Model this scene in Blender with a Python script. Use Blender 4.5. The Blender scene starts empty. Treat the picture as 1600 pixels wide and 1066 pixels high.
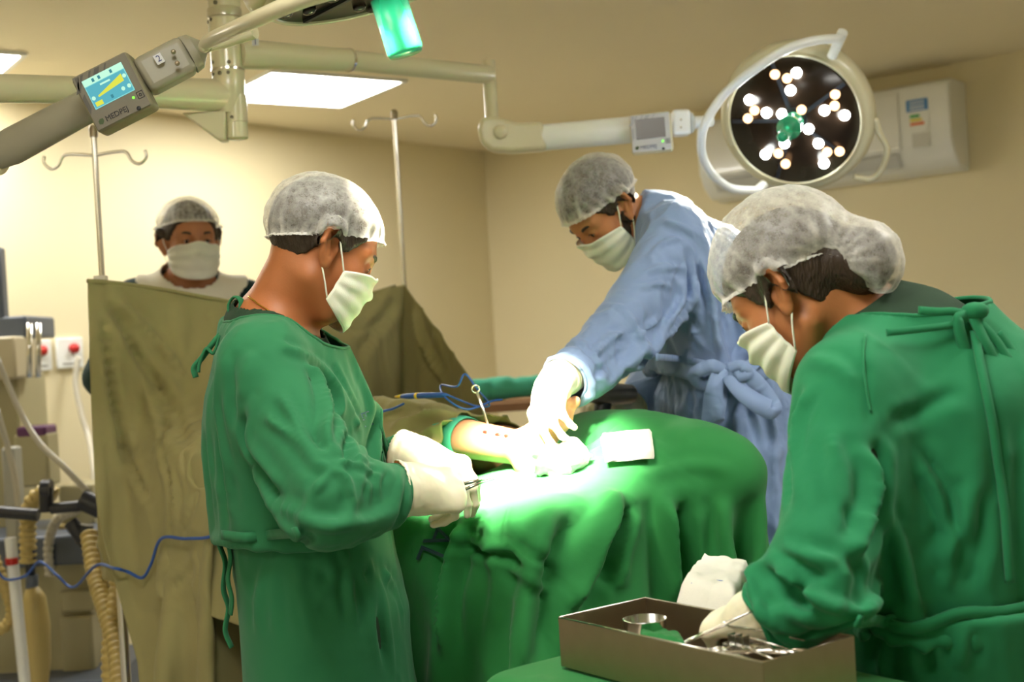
import bpy, math, random
import numpy as np
from mathutils import Vector, Matrix
PI = math.pi
random.seed(7)
S = bpy.context.scene
COL = S.collection

# ------------------------------------------------------------------ camera, world, exposure
FPX = 2000.0; ROLL = 0.06; CAMZ = 1.35
cd = bpy.data.cameras.new('camera'); cam = bpy.data.objects.new('camera', cd); COL.objects.link(cam)
cd.sensor_width = 36.0; cd.lens = 36.0 * FPX / 1600.0
cam.matrix_world = Matrix.Translation((0, 0, CAMZ)) @ Matrix.Rotation(ROLL, 4, 'Y') @ Matrix.Rotation(PI / 2, 4, 'X')
cd.dof.use_dof = True; cd.dof.focus_distance = 2.2; cd.dof.aperture_fstop = 4.0
cd.clip_start = 0.05
S.camera = cam
w = bpy.data.worlds.new('world'); S.world = w; w.use_nodes = True
w.node_tree.nodes['Background'].inputs[0].default_value = (0.9, 0.85, 0.7, 1)
w.node_tree.nodes['Background'].inputs[1].default_value = 0.02
S.view_settings.view_transform = 'Standard'; S.view_settings.look = 'None'
S.view_settings.exposure = 1.75; S.view_settings.gamma = 1.0; S.view_settings.use_curve_mapping = False

def F(px, py, D):
    """world point seen at photo position (px, py) at distance D along the view axis"""
    a = (px - 800) / FPX * D; b = (533 - py) / FPX * D
    c, s = math.cos(ROLL), math.sin(ROLL)
    return Vector((a * c + b * s, D, -a * s + b * c + CAMZ))
def Fz(px, py, z):
    """the point of the horizontal plane z seen at (px, py)"""
    p = F(px, py, 1.0); k = (z - CAMZ) / (p.z - CAMZ)
    return Vector((p.x * k, k, z))
def Fn(px, py, D): return np.array(F(px, py, D))

# ------------------------------------------------------------------ materials
def mat(name, col=(.5, .5, .5), rough=.5, metal=0., spec=.5, **kw):
    m = bpy.data.materials.new(name); m.use_nodes = True
    nt = m.node_tree; b = nt.nodes['Principled BSDF']
    b.inputs['Base Color'].default_value = (*col, 1); b.inputs['Roughness'].default_value = rough
    b.inputs['Metallic'].default_value = metal; b.inputs['Specular IOR Level'].default_value = spec
    for k, v in kw.items():
        b.inputs[k.replace('_', ' ')].default_value = v
    return m
def N(m, t, **kw):
    n = m.node_tree.nodes.new(t)
    for k, v in kw.items(): setattr(n, k, v)
    return n
def L(m, a, b): m.node_tree.links.new(a, b)
def B(m): return m.node_tree.nodes['Principled BSDF']
def noisy(m, scale=8, amt=.15, bump=0., bscale=200, detail=4, bdist=.001, stretch=None, rvar=0.):
    """procedural colour variation and bump"""
    b = B(m); tc = N(m, 'ShaderNodeTexCoord'); src = tc.outputs['Object']
    col = b.inputs['Base Color'].default_value[:]
    n = N(m, 'ShaderNodeTexNoise'); n.inputs['Scale'].default_value = scale; n.inputs['Detail'].default_value = detail
    L(m, src, n.inputs['Vector'])
    mx = N(m, 'ShaderNodeMix', data_type='RGBA')
    mx.inputs[6].default_value = (*[c * (1 - amt) for c in col[:3]], 1)
    mx.inputs[7].default_value = (*[min(1, c * (1 + amt)) for c in col[:3]], 1)
    L(m, n.outputs['Fac'], mx.inputs[0]); L(m, mx.outputs[2], b.inputs['Base Color'])
    if bump:
        mp = N(m, 'ShaderNodeMapping'); L(m, src, mp.inputs[0])
        if stretch: mp.inputs['Scale'].default_value = stretch
        n2 = N(m, 'ShaderNodeTexNoise'); n2.inputs['Scale'].default_value = bscale; n2.inputs['Detail'].default_value = 3
        L(m, mp.outputs[0], n2.inputs['Vector'])
        bp = N(m, 'ShaderNodeBump'); bp.inputs['Strength'].default_value = bump; bp.inputs['Distance'].default_value = bdist
        L(m, n2.outputs['Fac'], bp.inputs['Height']); L(m, bp.outputs[0], b.inputs['Normal'])
    return m
def emit(name, col, s):
    m = bpy.data.materials.new(name); m.use_nodes = True; nt = m.node_tree
    nt.nodes.remove(nt.nodes['Principled BSDF'])
    e = nt.nodes.new('ShaderNodeEmission'); e.inputs[0].default_value = (*col, 1); e.inputs[1].default_value = s
    nt.links.new(e.outputs[0], nt.nodes['Material Output'].inputs[0]); return m

# ------------------------------------------------------------------ object helpers
def obj(name, data, m, parent=None, smooth=True):
    """data = (verts, faces) or a MB; links it as ONE mesh object"""
    if isinstance(data, MB): data = (data.v, data.f)
    v, f = data
    me = bpy.data.meshes.new(name)
    if isinstance(v, np.ndarray) and isinstance(f, np.ndarray):
        k = f.shape[1]
        me.vertices.add(len(v)); me.vertices.foreach_set('co', v.astype(np.float32).ravel())
        me.loops.add(f.size); me.loops.foreach_set('vertex_index', f.astype(np.int32).ravel())
        me.polygons.add(len(f)); me.polygons.foreach_set('loop_start', np.arange(0, f.size, k, dtype=np.int32))
        me.update(calc_edges=True); me.validate()
    else:
        me.from_pydata([tuple(p) for p in v], [], [tuple(int(i) for i in q) for q in f]); me.update()
    o = bpy.data.objects.new(name, me); COL.objects.link(o)
    if m is not None: me.materials.append(m)
    if smooth:
        me.polygons.foreach_set('use_smooth', [True] * len(me.polygons))
        if smooth == 'auto':
            try: me.set_sharp_from_angle(angle=math.radians(35))
            except Exception: pass
    if parent is not None: child(o, parent)
    return o
def child(o, parent):
    o.parent = parent
    mw = Matrix.Identity(4); p = parent
    chain = []
    while p is not None: chain.append(p); p = p.parent
    for q in reversed(chain):
        mw = mw @ (q.matrix_parent_inverse if q.parent else Matrix.Identity(4)) @ q.matrix_basis
    o.matrix_parent_inverse = mw.inverted()
def tag(o, label=None, cat=None, group=None, kind=None):
    if label: o['label'] = label
    if cat: o['category'] = cat
    if group: o['group'] = group
    if kind: o['kind'] = kind
    return o
def thing(name, label, cat, loc=(0, 0, 0), group=None):
    o = bpy.data.objects.new(name, None); COL.objects.link(o); o.location = loc
    o.empty_display_size = .05
    return tag(o, label, cat, group)
def bevel(o, w_=.002, seg=2, ang=30):
    md = o.modifiers.new('bevel', 'BEVEL'); md.width = w_; md.segments = seg; md.limit_method = 'ANGLE'; md.angle_limit = math.radians(ang)
    return o
def solid(o, t=.002, off=0.):
    md = o.modifiers.new('solid', 'SOLIDIFY'); md.thickness = t; md.offset = off; return o
def subd(o, n=1):
    md = o.modifiers.new('sub', 'SUBSURF'); md.levels = n; md.render_levels = n; return o

def frame(d, up=(0, 0, 1)):
    """orthonormal matrix whose X axis is d and Z axis is near up"""
    x = Vector(d).normalized(); u = Vector(up)
    y = u.cross(x)
    if y.length < 1e-4: y = Vector((0, 1, 0)).cross(x)
    y.normalize(); z = x.cross(y)
    return Matrix((x, y, z)).transposed()

class MB:
    def __init__(s): s.v = []; s.f = []
    def add(s, v, f):
        n = len(s.v); s.v += [Vector(p) for p in v]; s.f += [tuple(i + n for i in q) for q in f]; return s
    def box(s, c, size, R=None):
        h = Vector(size) / 2; R = R or Matrix.Identity(3); c = Vector(c)
        v = [c + R @ Vector((x * h.x, y * h.y, z * h.z)) for x in (-1, 1) for y in (-1, 1) for z in (-1, 1)]
        return s.add(v, [(0, 1, 3, 2), (4, 6, 7, 5), (0, 4, 5, 1), (2, 3, 7, 6), (0, 2, 6, 4), (1, 5, 7, 3)])
    def tube(s, pts, r, n=12, cap=True, flat=None, up=(0, 0, 1)):
        pts = [Vector(p) for p in pts]; k = len(pts)
        rs = r if isinstance(r, (list, tuple, np.ndarray)) else [r] * k
        prev = None; vs = []
        for i, p in enumerate(pts):
            d = (pts[min(i + 1, k - 1)] - pts[max(i - 1, 0)]).normalized()
            if prev is None:
                y = Vector(up).cross(d)
                if y.length < 1e-3: y = Vector((1, 0, 0)).cross(d)
            else: y = prev - d * prev.dot(d)
            y.normalize(); prev = y; z = d.cross(y)
            for j in range(n):
                a = 2 * PI * j / n; fy, fz = (flat or (1, 1))
                vs.append(p + (y * math.cos(a) * fy + z * math.sin(a) * fz) * rs[i])
        fs = [(i * n + j, i * n + (j + 1) % n, (i + 1) * n + (j + 1) % n, (i + 1) * n + j) for i in range(k - 1) for j in range(n)]
        if cap: fs += [tuple(range(n - 1, -1, -1)), tuple((k - 1) * n + j for j in range(n))]
        return s.add(vs, fs)
    def lathe(s, prof, c, R=None, n=32, cap=True):
        """prof: list of (radius, height) round the local Z axis of R at c"""
        R = R or Matrix.Identity(3); c = Vector(c); vs = []; k = len(prof)
        for r, h in prof:
            for j in range(n):
                a = 2 * PI * j / n; vs.append(c + R @ Vector((r * math.cos(a), r * math.sin(a), h)))
        fs = [(i * n + j, i * n + (j + 1) % n, (i + 1) * n + (j + 1) % n, (i + 1) * n + j) for i in range(k - 1) for j in range(n)]
        if cap: fs += [tuple(range(n - 1, -1, -1)), tuple((k - 1) * n + j for j in range(n))]
        return s.add(vs, fs)
    def ball(s, c, r, n=12, R=None):
        rr = Vector((r, r, r)) if not hasattr(r, '__len__') else Vector(r)
        R = R or Matrix.Identity(3); c = Vector(c); vs = [c + R @ Vector((0, 0, -rr.z))]; m = n // 2
        for i in range(1, m):
            t = -PI / 2 + PI * i / m
            for j in range(n):
                a = 2 * PI * j / n
                vs.append(c + R @ Vector((rr.x * math.cos(t) * math.cos(a), rr.y * math.cos(t) * math.sin(a), rr.z * math.sin(t))))
        vs.append(c + R @ Vector((0, 0, rr.z))); fs = [(0, 1 + (j + 1) % n, 1 + j) for j in range(n)]
        for i in range(m - 2):
            for j in range(n): a = 1 + i * n; fs.append((a + j, a + (j + 1) % n, a + n + (j + 1) % n, a + n + j))
        e = len(vs) - 1; a = 1 + (m - 2) * n
        fs += [(a + j, a + (j + 1) % n, e) for j in range(n)]
        return s.add(vs, fs)
    def prism(s, pts, d):
        """pts: planar loop of points, extruded by the vector d"""
        pts = [Vector(p) for p in pts]; n = len(pts); d = Vector(d)
        return s.add(pts + [p + d for p in pts], [tuple(range(n - 1, -1, -1)), tuple(range(n, 2 * n))] + [(i, (i + 1) % n, n + (i + 1) % n, n + i) for i in range(n)])
def spline(pts, n=8):
    """Catmull-Rom through pts"""
    p = [np.array(q, float) for q in pts]; p = [2 * p[0] - p[1]] + p + [2 * p[-1] - p[-2]]; out = []
    for i in range(1, len(p) - 2):
        for t in np.linspace(0, 1, n, endpoint=False):
            a, b, c, d = p[i - 1], p[i], p[i + 1], p[i + 2]
            out.append(.5 * (2 * b + (c - a) * t + (2 * a - 5 * b + 4 * c - d) * t * t + (-a + 3 * b - 3 * c + d) * t ** 3))
    out.append(p[-2]); return out
def text(s, loc, R, size, m, parent, name='lettering', ext=.0004, align='CENTER'):
    """R: columns = text right, text up, text normal"""
    c = bpy.data.curves.new(name, 'FONT'); c.body = s; c.size = size; c.extrude = ext; c.align_x = align; c.align_y = 'CENTER'
    c.materials.append(m); tmp = bpy.data.objects.new(name, c); COL.objects.link(tmp)
    dg = bpy.context.evaluated_depsgraph_get(); me = bpy.data.meshes.new_from_object(tmp.evaluated_get(dg))
    bpy.data.objects.remove(tmp)
    me.transform(Matrix.Translation(loc) @ R.to_4x4())
    o = bpy.data.objects.new(name, me); COL.objects.link(o)
    if parent is not None: child(o, parent)
    return o
# ------------------------------------------------------------------ room
CEIL = 2.5
M_wall = noisy(mat('wall paint', (.77, .68, .44), .55), 1.5, .04, .15, 60, bdist=.002)
M_ceil = noisy(mat('ceiling paint', (.90, .80, .57), .7), 1.2, .04, .1, 40, bdist=.002)
M_floor = noisy(mat('floor vinyl', (.38, .38, .36), .35), 12, .12)
M_cream = noisy(mat('cream enamel', (.62, .57, .38), .28, Coat_Weight=.3), 3, .03)
M_white = noisy(mat('white enamel', (.82, .83, .80), .3, Coat_Weight=.3), 3, .02)
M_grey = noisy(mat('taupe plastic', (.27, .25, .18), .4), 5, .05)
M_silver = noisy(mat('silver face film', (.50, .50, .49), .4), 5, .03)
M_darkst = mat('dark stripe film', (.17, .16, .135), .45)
M_chrome = noisy(mat('chrome', (.75, .73, .68), .18, 1.), 30, .04)
M_steel = noisy(mat('brushed steel', (.36, .30, .215), .36, 1.), 40, .08, .25, 60, stretch=(1, 30, 30))
M_black = mat('black plastic', (.012, .012, .014), .4)
M_ink = mat('dark blue ink', (.02, .03, .12), .5)
M_glassblack = noisy(mat('smoked lamp glass', (.022, .013, .008), .22, 0, .25), 14, .6)
M_led_w = emit('white light emitting diode', (.95, 1., .95), 14)
M_led_y = emit('amber light emitting diode', (1., .55, .26), 1.6)
M_lens = mat('clear lens', (.9, .9, .88), .05, 0, .5, Transmission_Weight=.9)
M_greenh = noisy(mat('translucent green handle', (.03, .50, .25), .22, 0, .5, Transmission_Weight=.55, Coat_Weight=.5), 6, .1)
M_panel = emit('lit ceiling diffuser', (1., .97, .90), 9)

K = Fz(755, 236, CEIL); PL = Fz(0, 158, CEIL); PR = Fz(1600, 88, CEIL)
al = math.atan2(PL.y - K.y, PL.x - K.x); ar = math.atan2(PR.y - K.y, PR.x - K.x)
mid = .5 * ((al % (2 * PI)) + (ar % (2 * PI)))
WL = Vector((math.cos(mid - PI / 4), math.sin(mid - PI / 4), 0)); WR = Vector((math.cos(mid + PI / 4), math.sin(mid + PI / 4), 0))
if WL.x > 0: WL, WR = WR, WL
K0 = Vector((K.x, K.y, 0)); RL = 7.6; RR = 7.4
Cn = [K0, K0 + WL * RL, K0 + WL * RL + WR * RR, K0 + WR * RR]
def wall(name, a, b, m=None):
    d = (b - a).normalized(); n = Vector((d.y, -d.x, 0)); c = (Cn[0] + Cn[2]) / 2
    if (c - a).dot(n) > 0: n = -n
    mb = MB().prism([a - d * .15, b + d * .15, b + d * .15 + n * .15, a - d * .15 + n * .15], (0, 0, CEIL))
    return tag(obj(name, mb, m or M_wall, smooth=False), kind='structure')
wall('wall_left', Cn[0], Cn[1]); wall('wall_right', Cn[3], Cn[0]); wall('wall_near', Cn[1], Cn[2]); wall('wall_side', Cn[2], Cn[3])
def slab(name, z0, z1, m):
    return tag(obj(name, MB().prism([Vector((p.x, p.y, z0)) for p in Cn], (0, 0, z1 - z0)), m, smooth=False), kind='structure')
slab('floor', -.1, 0, M_floor); slab('ceiling', CEIL, CEIL + .1, M_ceil)
for nm, a, d, l in (('baseboard_left', K0, WL, RL), ('baseboard_right', K0, WR, RR)):
    o_ = WR if nm.endswith('left') else WL
    tag(obj(nm, MB().prism([a + o_ * .001, a + d * l + o_ * .001, a + d * l + o_ * .016, a + o_ * .016], (0, 0, .09)), M_white, smooth=False), kind='structure')

# ceiling light panels
pa = Fz(435, 110, CEIL); pb = Fz(627, 125, CEIL); pc = Fz(532, 164, CEIL)
ex = (pc - pb).normalized(); ey = Vector((0, 0, 1)).cross(ex)
if (pa - pb).dot(ey) < 0: ey = -ey
lx = (pc - pb).length; ly = max((pa - pb).dot(ey), .6)
print('panel', pa, pb, pc, lx, ly, WL, WR)
def panel(corner, label, sx, sy, m=M_panel):
    c = corner + ex * sx / 2 + ey * sy / 2
    t = thing('ceiling_light', label, 'light', (c.x, c.y, CEIL), 'square light panels in the ceiling')
    R = Matrix((ex, ey, Vector((0, 0, 1)))).transposed()
    fr = MB()
    for a, b_, s1, s2 in ((0, sy / 2 + .01, sx + .04, .02), (0, -sy / 2 - .01, sx + .04, .02), (sx / 2 + .01, 0, .02, sy), (-sx / 2 - .01, 0, .02, sy)):
        fr.box(Vector((c.x, c.y, CEIL - .006)) + R @ Vector((a, b_, 0)), (s1, s2, .012), R)
    obj('frame', fr, M_white, t, False)
    obj('diffuser', MB().box((c.x, c.y, CEIL - .004), (sx, sy, .006), R), m, t, False)
    return c
panel(pb, 'lit rectangular ceiling panel behind the jointed lamp arm', lx, ly)
p2 = Fz(32, 83, CEIL)
panel(p2, 'lit ceiling panel cut by the upper left edge of the view', lx, ly)
S0 = lx / 1.0
# further panels of the same ceiling, over and behind the photographer
for q in ((.1, .9), (-1.9, -.2), (1.9, 1.9)):
    panel(Vector((q[0], q[1], CEIL)), 'lit ceiling panel in the near half of the room', lx, ly)
# ------------------------------------------------------------------ ceiling column and the two surgical lights
def screws(mb_pts, r, m, parent, n):
    for p, d in mb_pts:
        obj('screw', MB().lathe([(r, 0), (r, .002), (r * .6, .0035)], p, frame_z(d), 12), m, parent)
def frame_z(d):
    z = Vector(d).normalized(); x = Vector((0, 0, 1)).cross(z)
    if x.length < 1e-3: x = Vector((1, 0, 0))
    x.normalize(); y = z.cross(x); return Matrix((x, y, z)).transposed()
D0 = 3.0
ctop = F(346, 0, D0); cbot = F(366, 219, D0)
cx, cy = .5 * (ctop.x + cbot.x), D0
col = thing('ceiling_column', 'cream ceiling column carrying both surgical lights on stacked collars', 'ceiling column', (cx, cy, CEIL))
zt = lambda py: F(358, py, D0).z
obj('column_tube', MB().lathe([(.037, CEIL), (.037, zt(20)), (.038, zt(19)), (.038, zt(8) - .02)], (cx, cy, 0)), M_cream, col, 'auto')
obj('collar', MB().lathe([(.039, zt(14)), (.040, zt(16)), (.040, zt(28)), (.036, zt(29))], (cx, cy, 0)), M_chrome, col, 'auto')
obj('upper_hub', MB().lathe([(.036, zt(29)), (.0385, zt(31)), (.0385, zt(108)), (.036, zt(110))], (cx, cy, 0)), M_cream, col, 'auto')
obj('collar', MB().lathe([(.0395, zt(109)), (.0395, zt(112))], (cx, cy, 0)), M_chrome, col, 'auto')
obj('lower_hub', MB().lathe([(.037, zt(112)), (.038, zt(114)), (.036, zt(150)), (.028, zt(178))], (cx, cy, 0)), M_cream, col, 'auto')
obj('end_sleeve', MB().lathe([(.0265, zt(150)), (.0265, zt(192)), (.025, zt(193)), (.025, zt(217)), (.02, zt(219))], (cx + .013, cy, 0)), M_cream, col, 'auto')
for px, py, r in ((342, 10, .005), (324, 37, .0042), (334, 35, .0042), (337, 101, .0042), (363, 102, .0042), (337, 119, .005), (349, 119, .005), (362, 118, .004), (353, 185, .004), (366, 186, .004)):
    p = F(px, py, D0); rr = .0385 if py < 150 else .0265; ccx = cx if py < 150 else cx + .013
    dx = max(-rr * .95, min(rr * .95, p.x - ccx)); dy = -math.sqrt(rr * rr - dx * dx)
    obj('screw', MB().lathe([(r, -.002), (r, .0015), (r * .6, .002)], (ccx + dx, cy + dy, p.z), frame_z((dx, dy, 0)), 12), mat('screw steel', (.16, .14, .1), .35, .8) if px == 342 else bpy.data.materials['screw steel'], col)
obj('ceiling_flange', MB().lathe([(.037, CEIL - .06), (.05, CEIL - .05), (.13, CEIL - .02), (.14, CEIL - .001)], (cx, cy, 0), n=40), M_cream, col, 'auto')

def console(root, tl, tr, br, bl, depth, on, faces):
    """control console: face corners clockwise from top left, body behind the face"""
    cpt = (tl + tr + br + bl) / 4
    ux = ((tr - tl) + (br - bl)).normalized(); uy = ((tl - bl) + (tr - br)); uy = (uy - ux * uy.dot(ux)).normalized(); n = ux.cross(uy)
    if n.y > 0: n = -n
    R = Matrix((ux, uy, n)).transposed(); wd = .5 * ((tr - tl).length + (br - bl).length); ht = .5 * ((tl - bl).length + (tr - br).length)
    body = obj('control_console', MB().box(cpt - n * depth / 2, (wd, ht, depth), R), faces[0], root, 'auto'); bevel(body, .008, 3)
    body['label'] = 'control console with touch screen'
    film = obj('face_film', MB().box(cpt + n * .0006, (wd * .93, ht * .93, .0012), R), faces[1], body, False)
    at = lambda u, v, k=.0015: cpt + ux * (u * wd) + uy * (v * ht) + n * k
    for k, (u0, wdt) in enumerate(((-.43, .07), (-.33, .05), (-.18, .04), (-.08, .09), (.1, .03))):
        obj('stripe', MB().add([at(u0, .45, .0014), at(u0 + wdt, .45, .0014), at(u0 + wdt - .16, .2, .0014), at(u0 - .16 if u0 - .16 > -.46 else -.46, .2, .0014)], [(0, 1, 2, 3)]), faces[2], body, False)
    obj('stripe', MB().add([at(-.46, .1, .0014), at(-.40, .16, .0014), at(-.40, -.1, .0014), at(-.46, -.2, .0014)], [(0, 1, 2, 3)]), faces[2], body, False)
    sw, sh = wd * .70, ht * .50
    sc = obj('screen', MB().box(at(-.0, .10, .0018), (sw, sh, .002), R), faces[3], body, False)
    text('MEDPEJ', at(-.08, -.36, .0018), R, .014 * wd / .115, faces[4], body)
    obj('logo_leaf', MB().add([at(-.40, -.39), at(-.35, -.41), at(-.31, -.37), at(-.31, -.32), at(-.36, -.31), at(-.40, -.34)], [(0, 1, 2, 3, 4, 5)]), faces[5], body, False)
    led = obj('indicator_light', MB().ball(at(.27, -.25), wd * .022, 10), emit('green indicator', (.10, .9, .03), 1.2), body)
    bt = MB()
    for a, b_ in (((.34, -.31), (.44, -.31)), ((.44, -.31), (.44, -.20)), ((.44, -.20), (.34, -.20)), ((.34, -.20), (.34, -.31))):
        bt.tube([at(*a), at(*b_)], wd * .005, 6)
    bt.tube([at(.39 + .022 * math.cos(a), -.255 + .022 * math.sin(a)) for a in np.linspace(.6 * PI, 2.4 * PI, 14)], wd * .005, 6)
    bt.tube([at(.39, -.25), at(.39, -.22)], wd * .005, 6)
    obj('power_button', bt, M_black, body)
    obj('jack_socket', MB().lathe([(wd * .035, 0), (wd * .035, .002), (wd * .02, .0022)], at(.27, -.44, 0), R, 16), M_black, body)
    if on:
        lay = lambda u, v, k=.0032: at(-.0 + u * .70, .10 + v * .50, k)
        def poly(pts, m, nm): obj(nm, MB().add([lay(*p, .0032 if nm in ('screen_tab', 'screen_panel') else .0037) for p in pts], [tuple(range(len(pts)))]), m, sc, False)
        pale = emit('pale screen icons', (.55, .95, .72), 0.31); yel = emit('yellow level wedge', (.72, .74, .08), 0.32); dk = emit('dark screen icons', (.08, .35, .42), 0.22); bl = emit('mid blue screen band', (.12, .48, .56), 0.29)
        poly([(-.5, .28), (.5, .28), (.5, .5), (-.5, .5)], pale, 'screen_tab')
        poly([(-.48, -.48), (.48, -.48), (.48, .26), (-.48, .26)], bl, 'screen_panel')
        poly([(-.3, -.2), (.38, -.08), (.38, .17), (-.3, -.14)], yel, 'level_wedge')
        poly([(-.44, -.45), (-.26, -.45), (-.26, -.3), (-.44, -.3)], yel, 'screen_icon')
        for u, v in ((-.25, .38), (-.1, .38), (.2, .38), (-.02, -.36)): poly([(u - .03, v - .06), (u + .03, v - .06), (u + .03, v + .06), (u - .03, v + .06)], dk, 'screen_icon')
        for u, v in ((-.42, -.16), (.43, .06), (.28, -.3), (.43, -.3)): poly([(u + .045 * math.cos(a), v + .07 * math.sin(a)) for a in np.linspace(0, 2 * PI, 12, endpoint=False)], pale, 'screen_icon')
        poly([(-.15, .12), (.1, .12), (.1, .18), (-.15, .18)], pale, 'screen_icon')
    return body, R, at, wd, ht

M_scr_on = emit('lit blue screen', (.26, .70, .66), 0.31)
M_scr_off = mat('dark screen', (.09, .075, .06), .25)
M_leaf = mat('dark green logo', (.04, .07, .02), .5)

def lamp_head(root, c, n, r, glow, hub_r=.018, leds=None):
    """round lamp head: centre c of the glass, n = direction of light"""
    R = frame_z(n); n = Vector(n).normalized()
    hs = obj('lamp_housing', MB().lathe([(r * 1.02, 0), (r * 1.10, -.004), (r * 1.16, -.016), (r * 1.18, -.04), (r * 1.15, -.062), (r * 1.0, -.085), (r * .6, -.10), (.001, -.105)], c, R, 72, False), M_cream, root)
    obj('rim_ring', MB().lathe([(r * 1.03, -.006), (r * 1.04, .004), (r * 1.01, .008), (r * .985, .006), (r * .985, -.006)], c, R, 72, False), M_cream, hs)
    gl = obj('lamp_glass', MB().lathe([(r * .995, -.002), (r * .995, .003), (.001, .0035)], c, R, 72, False), M_glassblack, hs)
    sp = MB()
    for k in range(5):
        a = 2 * PI * k / 5 + .5; d = R @ Vector((math.cos(a), math.sin(a), 0)); s_ = R @ Vector((-math.sin(a), math.cos(a), 0))
        sp.box(Vector(c) + d * r * .55 + n * .005, (r * .8, .010, .004), Matrix((d, s_, n)).transposed())
    sp.lathe([(r * .2, .003), (r * .2, .008), (r * .16, .009)], c, R, 32)
    obj('glass_rib', sp, M_black, hs, False)
    return hs, R
M_rimled = M_led_w
# ---- light 2: the far light over the foot
t2 = thing('surgical_light', 'round surgical light with lit diodes on long jointed arm above the masked woman', 'surgical light', tuple(F(360, 85, D0)))
pA, pB, pC = F(372, 84, D0), F(545, 94, 3.2), F(765, 117, 3.56)
obj('arm_sleeve', MB().tube([pA, pA.lerp(pB, .8), pB], [.036, .029, .0285], 24), M_cream, t2, 'auto')
obj('arm_ring', MB().tube([pB - (pC - pB).normalized() * .004, pB + (pC - pB).normalized() * .004], .030, 24), M_chrome, t2, 'auto')
obj('arm_tube', MB().tube([pB, pC], .0255, 24), M_cream, t2, 'auto')
obj('arm_screw', MB().ball(F(531, 90, 3.17) + Vector((0, -.003, 0)), .005), bpy.data.materials['screw steel'], t2)
qx, qy = F(766, 140, 3.56).x, 3.56
zz = lambda py: F(766, py, 3.56).z
obj('elbow_post', MB().lathe([(.017, zz(94)), (.0185, zz(97)), (.0185, zz(184)), (.02, zz(186)), (.02, zz(190))], (qx, qy, 0), n=24), M_cream, t2, 'auto')
kn = [F(x, y, 3.55) for x, y in ((752, 186), (775, 183), (808, 193), (848, 192), (855, 236), (800, 240), (768, 238), (752, 225), (746, 205))]
k_o = obj('spring_arm_knuckle', MB().prism([p + Vector((0, -.028, 0)) for p in kn], (0, .056, 0)), M_cream, t2, 'auto'); bevel(k_o, .012, 3)
obj('pivot_cap', MB().lathe([(.020, -.002), (.020, .006), (.015, .010), (.001, .011)], F(782, 209, 3.55) + Vector((0, -.028, 0)), frame_z((0, -1, 0)), 24, False), M_cream, k_o)
s0, s1 = F(850, 215, 3.55), F(985, 203, 3.5)
obj('spring_arm', bx_ := MB().tube([s0, s1], .037, 28, flat=(.75, 1)), M_white, t2, 'auto')
con, Rc, at2, wd2, ht2 = console(t2, F(984, 180, 3.44), F(1049, 172, 3.42), F(1050, 235, 3.42), F(985, 241, 3.44), .035, False, (M_cream, M_silver, mat('pale stripe film', (.36, .36, .36), .4), M_scr_off, M_ink, M_leaf))
b0, b1 = F(1049, 193, 3.48), F(1078, 192, 3.48)
blk = obj('yoke_block', MB().box((b0 + b1) / 2, ((b1 - b0).length, .05, .07), frame(b1 - b0)), M_white, t2, 'auto'); bevel(blk, .01, 3)
for py in (187, 199): obj('screw', MB().ball(F(1064, py, 3.455), .0035), M_chrome, t2)
jn = F(1103, 190, 3.5)
obj('yoke_neck', MB().tube([b1, b1.lerp(jn, .15), jn, jn + (jn - b1) * .35], [.03, .017, .016, .016], 20), M_white, t2, 'auto')
obj('neck_ring', MB().tube([F(1097, 191, 3.5), F(1100, 191, 3.5)], .0185, 20), M_chrome, t2, 'auto')
C2 = F(1241, 188, 3.6); N2 = Vector((-.42, -.80, -.42)).normalized(); R2 = .186
tp, bt_ = F(1314, 51, 3.66), F(1184, 298, 3.62)
yk = [F(1314, 60, 3.40), F(1269, 64, 3.38), F(1225, 79, 3.38), F(1175, 111, 3.40), F(1134, 145, 3.45), F(1111, 176, 3.46), F(1097, 207, 3.48), F(1098, 245, 3.54), F(1116, 276, 3.60), F(1144, 295, 3.66), F(1184, 298, 3.70)]
obj('yoke', MB().tube(spline(yk, 6), .0125, 16), M_white, t2)
obj('pivot_pin', MB().tube([F(1317, 50, 3.40), F(1300, 88, 3.47)], .014, 16), M_white, t2, 'auto')
obj('pivot_pin', MB().tube([F(1194, 288, 3.72), F(1178, 303, 3.70)], .014, 16), M_white, t2, 'auto')
hs2, RL2 = lamp_head(t2, C2, N2, R2, 1)
def on_lamp(zx, zy, k=.006):
    p = F(1050 + zx / 3.2, 20 + zy / 3.2, 1.0); o = Vector((0, 0, CAMZ)); d = p - o; t = (C2 - o).dot(N2) / d.dot(N2); return o + d * t + N2 * k
for i, (x, y) in enumerate([(625, 297), (595, 385), (390, 433), (475, 497), (552, 503), (765, 485), (865, 510), (685, 578), (735, 650), (762, 750), (470, 705), (565, 650), (517, 305), (578, 325), (415, 485), (382, 525), (650, 482), (818, 405), (815, 462), (778, 693), (840, 690), (535, 700), (570, 752)]):
    warm = 12 <= i <= 22; p = on_lamp(x, y)
    l_ = obj('lamp_diode', MB().ball(p, (.0145, .0145, .009) if not warm else (.0135, .0135, .009), 14, RL2), M_led_y if warm else M_led_w, hs2)
    l_['label'] = 'amber lit diode' if warm else 'white lit diode'
hd = obj('sterile_handle', MB().lathe([(.028, .005), (.028, .02), (.016, .03), (.015, .06), (.034, .062), (.034, .07), (.017, .074), (.016, .15), (.012, .158), (.001, .16)], C2, RL2, 24, False), M_greenh, hs2); hd['label'] = 'green handle'
rail = [on_lamp(1005, 545, -.03), on_lamp(1030, 620, -.03), on_lamp(1066, 700, -.03), on_lamp(1040, 800, -.03), on_lamp(985, 850, -.03), on_lamp(900, 838, -.03)]
obj('side_rail', MB().tube(spline(rail, 5), .009, 12), M_cream, hs2)
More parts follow.
